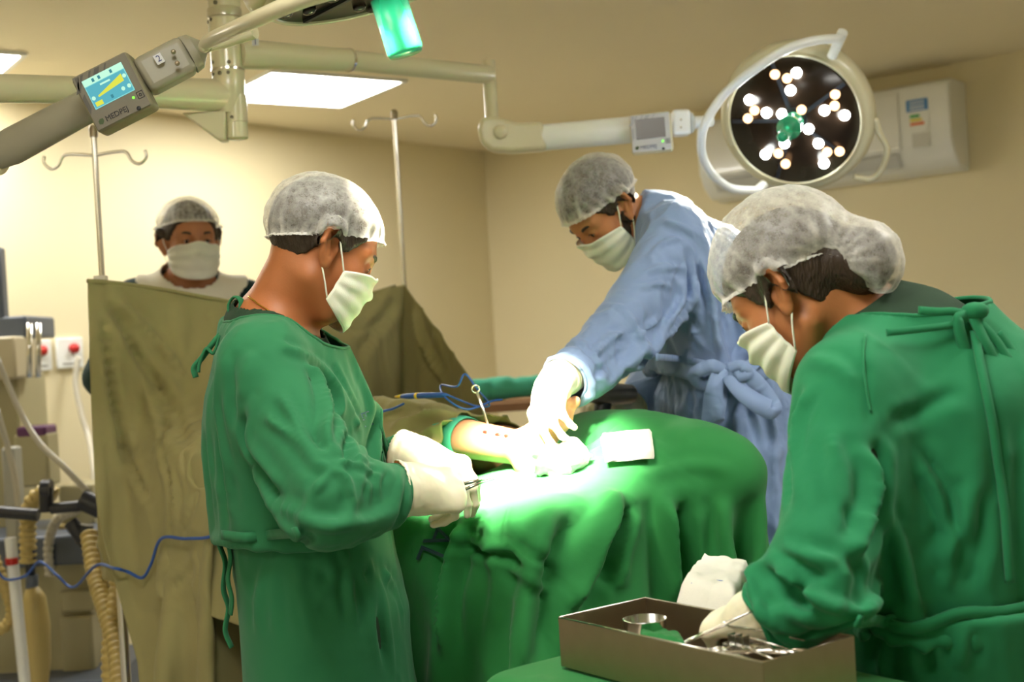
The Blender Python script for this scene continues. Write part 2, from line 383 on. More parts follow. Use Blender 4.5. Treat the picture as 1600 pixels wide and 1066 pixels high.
# ---- light 1: the near light
t1 = thing('surgical_light', 'near surgical light with lit blue console and green hanging handle', 'surgical light', tuple(F(350, 150, D0)))
a0, a1, a2 = F(352, 150, D0), F(180, 142, 2.86), F(-110, 136, 2.45)
obj('arm_sleeve', MB().tube([a0, a1], [.039, .033], 24), M_cream, t1, 'auto')
obj('arm_tube', MB().tube([a1, a2], [.0295, .0295], 24), M_cream, t1, 'auto')
gs = [F(x, y, D0 - .03) for x, y in ((283, 176), (340, 219), (352, 218), (352, 172))]
bevel(obj('gusset', MB().prism(gs, (0, .05, 0)), M_cream, t1, 'auto'), .005)
pz = F(-110, 136, 2.45); kz = F(-95, 285, 1.95)
kz = Vector((pz.x, pz.y, F(-120, 270, 2.45).z))
obj('elbow_post', MB().tube([pz + Vector((0, 0, .05)), kz], .0185, 20), M_cream, t1, 'auto')
e1 = F(128, 170, 2.3)
bevel(obj('spring_arm_knuckle', MB().tube([kz + Vector((-.02, 0, 0)), F(0, 237, 2.36)], .042, 24, flat=(.7, 1)), M_cream, t1, 'auto'), .008)
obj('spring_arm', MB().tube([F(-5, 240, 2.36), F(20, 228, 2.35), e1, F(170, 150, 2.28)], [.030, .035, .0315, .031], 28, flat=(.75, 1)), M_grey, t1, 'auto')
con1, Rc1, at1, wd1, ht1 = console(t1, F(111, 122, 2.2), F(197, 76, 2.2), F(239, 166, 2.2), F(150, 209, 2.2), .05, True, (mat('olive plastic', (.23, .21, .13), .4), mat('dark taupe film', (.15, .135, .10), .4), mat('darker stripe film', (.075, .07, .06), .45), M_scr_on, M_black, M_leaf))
g0, g1 = F(222, 124, 2.24), F(296, 85, 2.26)
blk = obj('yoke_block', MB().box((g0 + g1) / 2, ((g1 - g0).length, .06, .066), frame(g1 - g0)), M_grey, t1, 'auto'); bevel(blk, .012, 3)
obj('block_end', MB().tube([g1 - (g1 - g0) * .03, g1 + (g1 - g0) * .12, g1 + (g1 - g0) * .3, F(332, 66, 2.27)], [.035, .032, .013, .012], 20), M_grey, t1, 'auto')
fr1 = frame(g1 - g0); Rt = Matrix(((g1 - g0).normalized(), fr1.col[2], Vector((0, -1, 0)))).transposed()
tg = obj('number_tag', MB().box(F(256, 98, 2.24) + Vector((0, -.031, 0)), (.014, .017, .001), Rt), M_silver, t1, False)
text('2', F(256, 98, 2.24) + Vector((0, -.0318, 0)), Rt, .016, M_ink, tg)
for x, y in ((271, 81), (277, 99)): obj('screw', MB().ball(F(x, y, 2.21), .0045), M_steel, t1)
obj('fork_pivot', MB().tube([F(318, 74, 2.27), F(350, 62, 2.27), F(398, 48, 2.25)], [.010, .015, .014], 16), M_cream, t1, 'auto')
M_lensd = mat('unlit diode lens', (.05, .04, .03), .1)
Cl = F(597, -34, 2.0); N1 = Vector((.24, .05, -.96)).normalized(); R1 = .185
hs1, RL1 = lamp_head(t1, Cl, N1, R1, 1)
yk1 = [F(318, 74, 2.22), F(330, 62, 2.18), F(395, 32, 1.95), F(465, 2, 1.84), F(560, -30, 1.79), F(600, -70, 1.79)]
obj('yoke', MB().tube(spline(yk1, 6), [.0105 + .002 * min(1, i / 8) for i in range(31)], 16), M_cream, t1)
for k in range(5):
    for j, (rr, aa) in enumerate(((.45, 0), (.72, .2), (.72, -.2), (.88, 0))):
        a = 2 * PI * k / 5 + aa; p = Cl + RL1 @ Vector((math.cos(a) * rr * R1, math.sin(a) * rr * R1, .005))
        obj('lamp_diode', MB().ball(p, (.012, .012, .006), 10, RL1), M_lensd, hs1)
hd = obj('sterile_handle', MB().lathe([(.024, .005), (.024, .03), (.029, .032), (.029, .118), (.026, .124), (.001, .125)], Cl, RL1, 28, False), M_greenh, hs1); hd['label'] = 'green handle'
nt_ = obj('number_tag', MB().box(F(399, 66, 2.95) , (.016, .016, .001), Matrix(((1, 0, 0), (0, 0, -1), (0, 1, 0)))), M_silver, t2, False)
text('1', F(399, 66, 2.948), Matrix(((1, 0, 0), (0, 0, -1), (0, 1, 0))), .018, M_ink, nt_)

def spot(name, loc, target, power, ang, blend, size, col=(1, .96, .86)):
    l = bpy.data.lights.new(name, 'SPOT'); l.energy = power; l.spot_size = ang; l.spot_blend = blend; l.shadow_soft_size = size; l.color = col
    o = bpy.data.objects.new(name, l); COL.objects.link(o); o.location = loc
    o.rotation_euler = (Vector(target) - Vector(loc)).to_track_quat('-Z', 'Y').to_euler(); return o
FOOT = F(800, 700, 2.50)
for c_, n_, r_, R_, t_, pw, k_ in ((Cl, N1, .095, RL1, t1, 95, 5), (C2, N2, .12, RL2, t2, 30, 5)):
    for k in range(k_):
        a_ = 2 * PI * k / k_ + .2; p_ = c_ + n_ * .022 + R_ @ Vector((math.cos(a_) * r_, math.sin(a_) * r_, 0))
        child(spot('lamp_beam', p_, FOOT, pw, math.radians(31 if t_ is t1 else 25), 1.0, .03, (1, .93, .72)), t_)
        if t_ is t1: child(spot('handle_fill', p_, p_ + n_, .4, math.radians(165), .6, .02, (1, .97, .85)), t_)  # broad weak fill spots added to brighten the green handle
# ------------------------------------------------------------------ implicit surfaces and cloth
A3 = lambda p: np.array(p, float)
def unit(v): v = A3(v); return v / np.linalg.norm(v)
def cap(a, b, r1, r2=None, flat=None):
    """tapered capsule; flat=(direction, factor) widens the section along direction"""
    a, b = A3(a), A3(b); r2 = r1 if r2 is None else r2; ba = b - a; l2 = ba @ ba
    if flat: u = unit(flat[0]); k = 1 / flat[1] - 1
    def f(P):
        q = P - a; t = np.clip(q @ ba / l2, 0, 1); q = q - t[:, None] * ba
        if flat: q = q + u * ((q @ u) * k)[:, None]
        return np.sqrt((q * q).sum(1)) - (r1 + (r2 - r1) * t)
    return f
def ell(c, r, R=None):
    c, r = A3(c), A3(r); R = None if R is None else np.array(R)
    def f(P):
        q = P - c
        if R is not None: q = q @ R
        k0 = np.sqrt(((q / r) ** 2).sum(1)); k1 = np.sqrt(((q / r ** 2) ** 2).sum(1)) + 1e-9
        return k0 * (k0 - 1) / k1
    return f
def smin(a, b, k): h = np.maximum(k - np.abs(a - b), 0) / k; return np.minimum(a, b) - h * h * k * .25
def smax(a, b, k): return -smin(-a, -b, k)
def U(items, k=.02):
    """smooth union; item = fn, (fn, k) or ('s', fn, k) to carve"""
    def f(P):
        d = None
        for it in items:
            if callable(it): op, g, kk = 'u', it, k
            elif len(it) == 2: op, (g, kk) = 'u', it
            else: op, g, kk = it
            e = g(P)
            d = e if d is None else (smin(d, e, kk) if op == 'u' else smax(d, -e, kk))
        return d
    return f
def local(g, M, s=1.):
    """evaluate g in the local frame of the 4x4 matrix M"""
    R = np.array(M.to_3x3()); s = np.linalg.norm(R[:, 0]); R = R / s; t = np.array(M.translation)
    return lambda P: g(((P - t) @ R) / s) * s
def axis(lo, hi, h, fine=None):
    """grid coordinates lo..hi step h; fine = (a, b, hf) uses a smaller step between a and b"""
    if not fine: return np.arange(lo, hi + h, h)
    a, b, hf = fine; out = [lo]
    while out[-1] < hi:
        x = out[-1]; d = max(a - x, x - b, 0)
        out.append(x + min(h, hf + d * .25))
    return np.array(out)
def sdf_mesh(f, X, Y, Z):
    n = (len(X), len(Y), len(Z)); hm = max(np.diff(X).max(), np.diff(Y).max(), np.diff(Z).max()); s = 4
    xi = [np.minimum(np.arange(0, m + s, s), m - 1) for m in n]; xi = [np.unique(a) for a in xi]
    g = np.meshgrid(X[xi[0]], Y[xi[1]], Z[xi[2]], indexing='ij'); dc = f(np.stack([a.ravel() for a in g], 1)).reshape(g[0].shape)
    near = [np.abs(np.arange(m)[:, None] - a[None]).argmin(1) for m, a in zip(n, xi)]
    G = dc[np.ix_(*near)].astype(np.float32)
    hx = [np.gradient(a) for a in (X, Y, Z)]
    loc = np.maximum(np.maximum(hx[0][:, None, None], hx[1][None, :, None]), hx[2][None, None, :])
    I = np.nonzero(np.abs(G) < 8.5 * loc)
    for k in range(0, len(I[0]), 400000):
        a, b, c = (q[k:k + 400000] for q in I); G[a, b, c] = f(np.stack([X[a], Y[b], Z[c]], 1))
    sg = G < 0
    c8 = [(i, j, k) for i in (0, 1) for j in (0, 1) for k in (0, 1)]
    sl = lambda a, o: a[o[0]:n[0] - 1 + o[0], o[1]:n[1] - 1 + o[1], o[2]:n[2] - 1 + o[2]]
    cnt = sum(sl(sg, o).astype(np.int8) for o in c8); act = (cnt > 0) & (cnt < 8)
    ci = np.nonzero(act); idx = -np.ones(act.shape, np.int32); idx[ci] = np.arange(len(ci[0]))
    P = np.zeros((len(ci[0]), 3)); W = np.zeros(len(ci[0]))
    pos = lambda o: np.stack([X[ci[0] + o[0]], Y[ci[1] + o[1]], Z[ci[2] + o[2]]], 1)
    val = lambda o: G[ci[0] + o[0], ci[1] + o[1], ci[2] + o[2]]
    for i, o in enumerate(c8):
        for ax in range(3):
            if o[ax] == 0:
                o2 = tuple(o[q] + (q == ax) for q in range(3)); va, vb = val(o), val(o2); m = (va < 0) != (vb < 0)
                t = np.where(m, va / np.where(m, va - vb, 1), 0); pp = pos(o) + (pos(o2) - pos(o)) * t[:, None]
                P += pp * m[:, None]; W += m
    P /= W[:, None]; Q = []
    for ax in range(3):
        b_, c_ = (ax + 1) % 3, (ax + 2) % 3
        s0 = [slice(1, n[q] - 1) for q in range(3)]; s0[ax] = slice(0, n[ax] - 1); s1 = list(s0); s1[ax] = slice(1, n[ax])
        g0, g1 = sg[tuple(s0)], sg[tuple(s1)]; E = np.nonzero(g0 != g1); fl = g0[E]
        e = [E[q] + (0 if q == ax else 1) for q in range(3)]
        def cell(db, dc_): a = list(e); a[b_] = a[b_] - db; a[c_] = a[c_] - dc_; return idx[tuple(a)]
        q = np.stack([cell(1, 1), cell(0, 1), cell(0, 0), cell(1, 0)], 1); q[~fl] = q[~fl][:, ::-1]; Q.append(q)
    Q = np.concatenate(Q); Q = Q[(Q >= 0).all(1)]
    return P, Q
def trim(V, Fc, keep):
    """drop faces with a vertex where keep is False, then unused vertices"""
    Fc = Fc[keep[Fc].all(1)]; u = np.unique(Fc); m = -np.ones(len(V), int); m[u] = np.arange(len(u)); return V[u], m[Fc]
def boundary(Fc):
    k = Fc.shape[1]; e = np.concatenate([Fc[:, [i, (i + 1) % k]] for i in range(k)]); es = np.sort(e, 1)
    u, c = np.unique(es, axis=0, return_counts=True); return np.unique(u[c == 1]), u
def grad(f, P, h=.002):
    return np.stack([(f(P + d) - f(P - d)) / (2 * h) for d in np.eye(3) * h], 1)
def vnormals(V, Fc):
    a = V[Fc[:, 2]] - V[Fc[:, 0]]; b = V[Fc[:, 3 % Fc.shape[1]]] - V[Fc[:, 1]]; n = np.cross(a, b); out = np.zeros_like(V)
    for i in range(Fc.shape[1]):
        for c in range(3): out[:, c] += np.bincount(Fc[:, i], n[:, c], len(V))
    return out / (np.linalg.norm(out, axis=1, keepdims=True) + 1e-12)
def smooth_mesh(V, Fc, it=2, lam=.5, fix=None):
    _, e = boundary(Fc); deg = np.bincount(e.ravel(), minlength=len(V)).clip(1)
    for _ in range(it):
        s = np.zeros_like(V)
        for c in range(3): s[:, c] = np.bincount(e[:, 0], V[e[:, 1], c], len(V)) + np.bincount(e[:, 1], V[e[:, 0], c], len(V))
        N_ = V + lam * (s / deg[:, None] - V)
        if fix is not None: N_[fix] = V[fix]
        V = N_
    return V
def vnoise(P, s, seed=0, oct=1):
    """smooth value noise, -1..1"""
    out = 0; amp = 1; tot = 0
    for o in range(oct):
        q = P * s * 2 ** o + seed * 17.3; i = np.floor(q).astype(np.int64); f = q - i; f = f * f * (3 - 2 * f); r = 0
        for dx in (0, 1):
            for dy in (0, 1):
                for dz in (0, 1):
                    h = (i[:, 0] + dx) * 374761393 + (i[:, 1] + dy) * 668265263 + (i[:, 2] + dz) * 2147483647 + seed * 1274126177
                    h = ((h ^ (h >> 13)) * 1274126177) & 0xffffffff; h = (h ^ (h >> 16)) & 0xffff
                    r = r + (h / 32767.5 - 1) * (f[:, 0] if dx else 1 - f[:, 0]) * (f[:, 1] if dy else 1 - f[:, 1]) * (f[:, 2] if dz else 1 - f[:, 2])
        out = out + r * amp; tot += amp; amp *= .5
    return out / tot

class Field:
    """a signed distance sampled on a grid, read back with trilinear interpolation"""
    def __init__(s, f, lo, hi, h=.02):
        s.lo = A3(lo); s.h = h; s.n = np.ceil((A3(hi) - s.lo) / h).astype(int) + 1
        g = np.meshgrid(*[s.lo[i] + h * np.arange(s.n[i]) for i in range(3)], indexing='ij')
        s.G = f(np.stack([a.ravel() for a in g], 1)).reshape(g[0].shape)
    def __call__(s, P):
        q = (P - s.lo) / s.h; q = np.clip(q, 0, s.n - 1.001); i = q.astype(int); t = q - i; r = 0
        for dx in (0, 1):
            for dy in (0, 1):
                for dz in (0, 1):
                    r = r + s.G[i[:, 0] + dx, i[:, 1] + dy, i[:, 2] + dz] * (t[:, 0] if dx else 1 - t[:, 0]) * (t[:, 1] if dy else 1 - t[:, 1]) * (t[:, 2] if dz else 1 - t[:, 2])
        return r
def cloth(V, Fc, sdf=None, pins=None, grow=1.0, steps=60, iters=6, g=9.8, dt=.012, thick=.004, bend=.3, fric=.6, damp=.97, leash=None):
    """position based cloth on a quad mesh, edges coloured so that each pass is exact"""
    V = V.copy(); n = len(V); _, e = boundary(Fc)
    cons = [(e, 1., 0)]
    d = np.concatenate([Fc[:, [0, 2]], Fc[:, [1, 3]]]); cons.append((d, .35, 0))
    # bending: vertices on either side of an edge pair
    ea = np.concatenate([Fc[:, [0, 1]], Fc[:, [1, 2]], Fc[:, [2, 3]], Fc[:, [3, 0]]]); eo = np.concatenate([Fc[:, [3, 2]], Fc[:, [0, 3]], Fc[:, [1, 0]], Fc[:, [2, 1]]])
    sw = ea[:, 0] > ea[:, 1]; ea[sw] = ea[sw][:, ::-1]; eo[sw] = eo[sw][:, ::-1]
    key = ea[:, 0].astype(np.int64) * n + ea[:, 1]; o = np.argsort(key, kind='stable'); k = key[o]; two = np.nonzero(k[1:] == k[:-1])[0]
    i0, i1 = o[two], o[two + 1]; bd = np.concatenate([np.stack([eo[i0, 0], eo[i1, 0]], 1), np.stack([eo[i0, 1], eo[i1, 1]], 1)])
    bd = np.unique(np.sort(bd[bd[:, 0] != bd[:, 1]], 1), axis=0); cons.append((bd, bend, 1))
    sets = []
    rng = np.random.RandomState(1)
    for E, kk, typ in cons:
        E = E[rng.permutation(len(E))]; left = np.arange(len(E))
        for _ in range(60):           # peel maximal matchings off
            if not len(left): break
            a, b = E[left, 0], E[left, 1]; m = np.full(n, 1 << 60); np.minimum.at(m, a, left); np.minimum.at(m, b, left)
            ok = (m[a] == left) & (m[b] == left); sel = left[ok]
            q = E[sel]; L0 = np.linalg.norm(V[q[:, 0]] - V[q[:, 1]], axis=1)
            gr = grow if not callable(grow) else grow(.5 * (V[q[:, 0]] + V[q[:, 1]]))
            sets.append((q[:, 0], q[:, 1], L0 * gr, kk, typ)); left = left[~ok]
    w_ = np.ones(n); tgt = None
    if pins is not None:
        ids, tg = pins; w_[ids] = 0; tgt = tg; V0p = V[ids].copy()
    prev = V.copy(); V += rng.randn(*V.shape) * 3e-4 * w_[:, None]
    for st in range(steps):
        v = (V - prev) * damp; mv = np.linalg.norm(v, axis=1, keepdims=True); v *= np.minimum(1, .02 / (mv + 1e-9))
        prev = V.copy(); start = V.copy(); V = V + v * w_[:, None]; V[:, 2] -= g * dt * dt * w_
        if tgt is not None: V[ids] = V0p + (tgt - V0p) * min(1, (st + 1) / (steps * .5))
        for it in range(iters):
            for a, b, L0, kk, typ in sets:
                dl = V[b] - V[a]; l = np.sqrt((dl * dl).sum(1)) + 1e-9; c = (l - L0) / l
                if typ == 1: c = np.minimum(c, 0)
                ws = w_[a] + w_[b]; c = c * kk / np.maximum(ws, 1)
                c = np.where(ws > 0, c, 0)[:, None] * dl
                V[a] += c * w_[a][:, None]; V[b] -= c * w_[b][:, None]
            if sdf is not None and (it % 3 == 2 or it == iters - 1):
                dd = sdf(V); m = np.nonzero((dd < thick) & (w_ > 0))[0]
                if len(m):
                    gn = grad(sdf, V[m], .006); gn /= np.linalg.norm(gn, axis=1, keepdims=True) + 1e-9
                    V[m] += gn * (thick - dd[m])[:, None]; mv = V[m] - start[m]; mv -= gn * (mv * gn).sum(1)[:, None]; V[m] -= mv * fric; prev[m] += (V[m] - prev[m]) * fric
            if leash is not None and it == iters - 1:
                dd = leash[0](V); m = np.nonzero((dd > leash[1]) & (w_ > 0))[0]
                if len(m):
                    gn = grad(leash[0], V[m], .006); gn /= np.linalg.norm(gn, axis=1, keepdims=True) + 1e-9
                    V[m] -= gn * (dd[m] - leash[1])[:, None]; prev[m] = V[m]
    return V
def grid_faces(nu, nv, wrap=False):
    i, j = np.meshgrid(np.arange(nu - 1), np.arange(nv if wrap else nv - 1), indexing='ij'); i = i.ravel(); j = j.ravel(); j2 = (j + 1) % nv
    return np.stack([i * nv + j, (i + 1) * nv + j, (i + 1) * nv + j2, i * nv + j2], 1)
def project(V):
    c, s = math.cos(ROLL), math.sin(ROLL); x, y, z = V[:, 0], V[:, 1], V[:, 2] - CAMZ
    return (x * c - z * s) / y * FPX + 800, 533 - (x * s + z * c) / y * FPX
def add_folds(V, Fc, lines, n=7):
    """cloth folds: each line = (points, width, height); a ridge with shallow troughs beside it (a trough when height < 0)"""
    nr = vnormals(V, Fc); disp = np.zeros(len(V)); X, Y = project(V)
    for pts, wd, amp in lines:
        P3 = []
        for p in pts:
            if len(p) == 3: P3.append(A3(p)); continue
            d = (X - p[0]) ** 2 + (Y - p[1]) ** 2; k = np.nonzero(d < max(d.min() * 1.5, 60))[0]; i = k[V[k, 1].argmin()]; P3.append(V[i])
        P = A3(spline(P3, n)); T = np.linspace(0, 1, len(P)); lo, hi = P.min(0) - 4 * wd, P.max(0) + 4 * wd
        m = np.nonzero(((V > lo) & (V < hi)).all(1))[0]
        if not len(m): continue
        dd = np.linalg.norm(V[m][:, None] - P[None], axis=2); j = dd.argmin(1); d = dd[np.arange(len(m)), j]; t = T[j]
        tp = np.clip(np.minimum(t, 1 - t) / .22, .0, 1); tp = tp * tp * (3 - 2 * tp)
        disp[m] += amp * (np.exp(-(d / wd) ** 2) - .45 * np.exp(-((d - 1.9 * wd) / (1.1 * wd)) ** 2)) * tp
    return V + nr * disp[:, None]

def quad_sub(V, Fc):
    """split every quad in four"""
    n = len(V); e = np.sort(np.concatenate([Fc[:, [i, (i + 1) % 4]] for i in range(4)]), 1); u, inv = np.unique(e, axis=0, return_inverse=True); inv = inv.reshape(4, -1)
    c = np.bincount(inv.ravel(), minlength=len(u)); fc = V[Fc].mean(1); mid = V[u].mean(1)
    acc = np.zeros_like(mid)
    for i in range(4):
        for k in range(3): acc[:, k] += np.bincount(inv[i], fc[:, k], len(u))
    mid = np.where((c == 2)[:, None], mid * .5 + acc / np.maximum(c, 1)[:, None] * .5, mid)
    a = n + inv; f = n + len(u) + np.arange(len(Fc))
    return np.concatenate([V, mid, fc]), np.concatenate([np.stack([Fc[:, i], a[i], f, a[(i + 3) % 4]], 1) for i in range(4)])
# ------------------------------------------------------------------ people
def skinmat(name, col, red=.0):
    m = mat(name, col, .5, Subsurface_Weight=.12, Subsurface_Scale=.02, Subsurface_Radius=(1, .35, .2))
    return noisy(m, 18, .10, .25, 260, bdist=.0008)
def clothmat(name, col, rough=.85, amt=.10, weave=900, bump=.25, sheen=.08):
    m = mat(name, col, rough, 0, .2, Sheen_Weight=sheen)
    return noisy(m, 5, amt, bump, weave, bdist=.0012)
M_green = clothmat('washed green cotton', (.024, .165, .066))
M_green2 = clothmat('bright green cotton', (.018, .200, .080))
M_green3 = clothmat('green drape cotton', (.026, .205, .052))
M_blue = clothmat('blue disposable fabric', (.23, .325, .54), .6, .05, 500, .15, .1)
M_scrub = clothmat('dark green scrub cotton', (.024, .050, .027), sheen=0.)
M_khaki = clothmat('khaki cotton', (.32, .285, .125))
M_navy = clothmat('dark teal cotton', (.012, .035, .035))
M_whitec = clothmat('white cotton', (.75, .72, .62))
M_glove = noisy(mat('latex glove', (.80, .70, .50), .42, Subsurface_Weight=.15, Subsurface_Scale=.01), 14, .05, .3, 120, bdist=.001)
M_hair = noisy(mat('dark hair', (.032, .018, .009), .5), 40, .45, 1., 260, bdist=.004, stretch=(1, 1, .25))
M_eye = mat('eyeball', (.75, .7, .65), .15); M_iris = mat('dark iris', (.02, .01, .006), .1)
M_mask = noisy(mat('mask fabric', (.80, .80, .66), .75, 0, .2, Subsurface_Weight=.1, Subsurface_Scale=.01), 30, .03, .4, 500, bdist=.0008)
M_maskw = noisy(mat('white mask fabric', (.74, .74, .68), .75, 0, .2), 30, .03, .4, 500, bdist=.0008)
M_gold = mat('gold chain', (.95, .62, .15), .25, 1.)
def capmat(name, dens):
    m = bpy.data.materials.new(name); m.use_nodes = True; nt = m.node_tree; nt.nodes.remove(nt.nodes['Principled BSDF'])
    tr = N(m, 'ShaderNodeBsdfTransparent'); df = N(m, 'ShaderNodeBsdfDiffuse'); tl = N(m, 'ShaderNodeBsdfTranslucent'); gl = N(m, 'ShaderNodeBsdfGlossy')
    df.inputs[0].default_value = (.85, .84, .78, 1); tl.inputs[0].default_value = (.8, .78, .7, 1); gl.inputs['Roughness'].default_value = .35
    a = N(m, 'ShaderNodeMixShader'); a.inputs[0].default_value = .35; L(m, df.outputs[0], a.inputs[1]); L(m, tl.outputs[0], a.inputs[2])
    b_ = N(m, 'ShaderNodeMixShader'); b_.inputs[0].default_value = .06; L(m, a.outputs[0], b_.inputs[1]); L(m, gl.outputs[0], b_.inputs[2])
    tc = N(m, 'ShaderNodeTexCoord'); n1 = N(m, 'ShaderNodeTexNoise'); n1.inputs['Scale'].default_value = 330; n1.inputs['Detail'].default_value = 5; n1.inputs['Roughness'].default_value = .7
    n2 = N(m, 'ShaderNodeTexNoise'); n2.inputs['Scale'].default_value = 90; n2.inputs['Detail'].default_value = 4
    L(m, tc.outputs['Object'], n1.inputs[0]); L(m, tc.outputs['Object'], n2.inputs[0])
    ad = N(m, 'ShaderNodeMath', operation='ADD'); L(m, n1.outputs[0], ad.inputs[0]); L(m, n2.outputs[0], ad.inputs[1])
    at = N(m, 'ShaderNodeAttribute', attribute_name='fold'); a2 = N(m, 'ShaderNodeMath', operation='MULTIPLY_ADD'); a2.inputs[1].default_value = .55
    mr = N(m, 'ShaderNodeMapRange'); mr.inputs[1].default_value = .72; mr.inputs[2].default_value = 1.28; mr.inputs[3].default_value = dens - .14; mr.inputs[4].default_value = dens + .16
    L(m, ad.outputs[0], mr.inputs[0]); L(m, at.outputs['Fac'], a2.inputs[0]); L(m, mr.outputs[0], a2.inputs[2]); a2.use_clamp = True
    lw = N(m, 'ShaderNodeLayerWeight'); lw.inputs[0].default_value = .25
    a3 = N(m, 'ShaderNodeMath', operation='MULTIPLY_ADD'); a3.inputs[1].default_value = .45; L(m, lw.outputs['Facing'], a3.inputs[0]); L(m, a2.outputs[0], a3.inputs[2]); a3.use_clamp = True
    fin = N(m, 'ShaderNodeMixShader'); L(m, a3.outputs[0], fin.inputs[0]); L(m, tr.outputs[0], fin.inputs[1]); L(m, b_.outputs[0], fin.inputs[2])
    L(m, fin.outputs[0], nt.nodes['Material Output'].inputs[0]); return m
M_cap = capmat('sheer cap fabric', .24)

def head_fn(female=False):
    """head in its own frame: x forward, y left, z up, origin between the ears"""
    it = [ell((-.012, 0, .040), (.098, .077, .088)), (ell((.030, 0, -.014), (.066, .062, .080)), .03),
          (cap((.062, -.012, -.089), (.062, .012, -.089), .018), .03)]
    for s in (-1, 1):
        it += [(cap((.0, s * .050, -.056), (.058, s * .018, -.091), .014), .03), (ell((.055, s * .042, -.020), (.024, .022, .022)), .025),
               (cap((.080, s * .012, .030), (.066, s * .046, .030), .0105), .018)]
    for s in (-1, 1): it += [('s', ell((.094, s * .032, .008), (.017, .018, .012)), .014)]
    it += [(cap((.084, 0, .016), (.099, 0, -.026), .0085, .011), .012), (ell((.103, 0, -.030), (.011, .012, .010)), .008)]
    for s in (-1, 1): it += [(ell((.099, s * .013, -.033), (.010, .008, .008)), .006), (ell((.0755, s * .032, .008), (.0150, .0155, .0120)), .004), ('s', ell((.0915, s * .032, .0065), (.0060, .0125, .0042)), .002)]
    it += [(ell((.088, 0, -.058), (.012, .022, .006)), .006), (ell((.086, 0, -.068), (.012, .019, .007)), .006)]
    for s in (-1, 1):          # ears
        E = Matrix.Translation((-.004, s * .085, .002)) @ Matrix.Rotation(s * -.50, 4, 'Z') @ Matrix.Rotation(-.32, 4, 'Y') @ Matrix.Scale(1.18, 4)
        ear = U([ell((0, 0, 0), (.018, .006, .031)), ('s', ell((.003, s * .005, .003), (.0105, .005, .020)), .005),
                 (cap((.013, s * .003, .012), (.004, s * .004, .029), .0036), .004), (cap((.004, s * .004, .029), (-.010, s * .005, .024), .0036), .004),
                 (cap((-.010, s * .005, .024), (-.016, s * .005, .006), .0036), .004), (cap((-.016, s * .005, .006), (-.009, s * .003, -.016), .0034), .004),
                 (ell((.000, s * .001, -.026), (.008, .005, .010)), .006), (cap((-.006, s * .003, .016), (.000, s * .003, -.012), .003), .003),
                 (ell((.013, s * .001, -.004), (.004, .004, .006)), .004)], .004)
        it += [(local(ear, E), .006)]
    return U(it)
HEAD = head_fn()
def headM(c, yaw, pitch, roll=0.):
    return Matrix.Translation(c) @ Matrix.Rotation(yaw, 4, 'Z') @ Matrix.Rotation(pitch, 4, 'Y') @ Matrix.Rotation(roll, 4, 'X')

HAND = dict(f=[((.088, .030, .002), (.043, .026, .021), .0088), ((.092, .010, .004), (.047, .030, .022), .0092), ((.088, -.010, .002), (.044, .028, .021), .0088), ((.080, -.028, -.001), (.035, .021, .019), .0078)])
def hand_fn(M, side, curls, spread=.05, thumb=(.75, .5, -.45), tcurl=.35, off=0., fine=True):
    """side=+1: thumb on +y of the hand frame (x to the fingers, z out of the back of the hand)"""
    it = [ell((.052, 0, 0), (.056, .044, .018)), (cap((-.03, 0, 0), (.02, 0, 0), .024, .026, ((0, 1, 0), 1.25)), .03), (ell((.082, 0, .001), (.020, .042, .014)), .015)]
    for i, (b, ln, r) in enumerate(HAND['f']):
        p = A3((b[0], b[1] * side, b[2])); cu = curls[i] if hasattr(curls[i], '__len__') else [curls[i] * k for k in (1, 1.15, .7)]; ang = 0; sp = (1.5 - i) * spread * side
        for j, (l_, c) in enumerate(zip(ln, cu)):
            ang += c; d = A3((math.cos(ang) * math.cos(sp), math.cos(ang) * math.sin(sp), -math.sin(ang))); q = p + d * l_
            it.append((cap(p, q, r * (1 - .06 * j) + off, r * (1 - .06 * (j + 1)) + off), .004 if j else .012)); p = q
    p = A3((.022, .030 * side, -.006)); d = unit((thumb[0], thumb[1] * side, thumb[2])); r = .0125
    for j, l_ in enumerate((.040, .032, .026)):
        q = p + d * l_; it.append((cap(p, q, r + off, r - .0015 + off), .015 if j == 0 else .004)); p = q; r -= .0015
        d = unit(d + A3((.55, -.5 * side, -.15)) * tcurl)
    return local(U(it, .02), M)

def finish(o, fold=None):
    if fold is not None:
        a = o.data.attributes.new('fold', 'FLOAT', 'POINT'); a.data.foreach_set('value', fold.astype(np.float32))
    return o

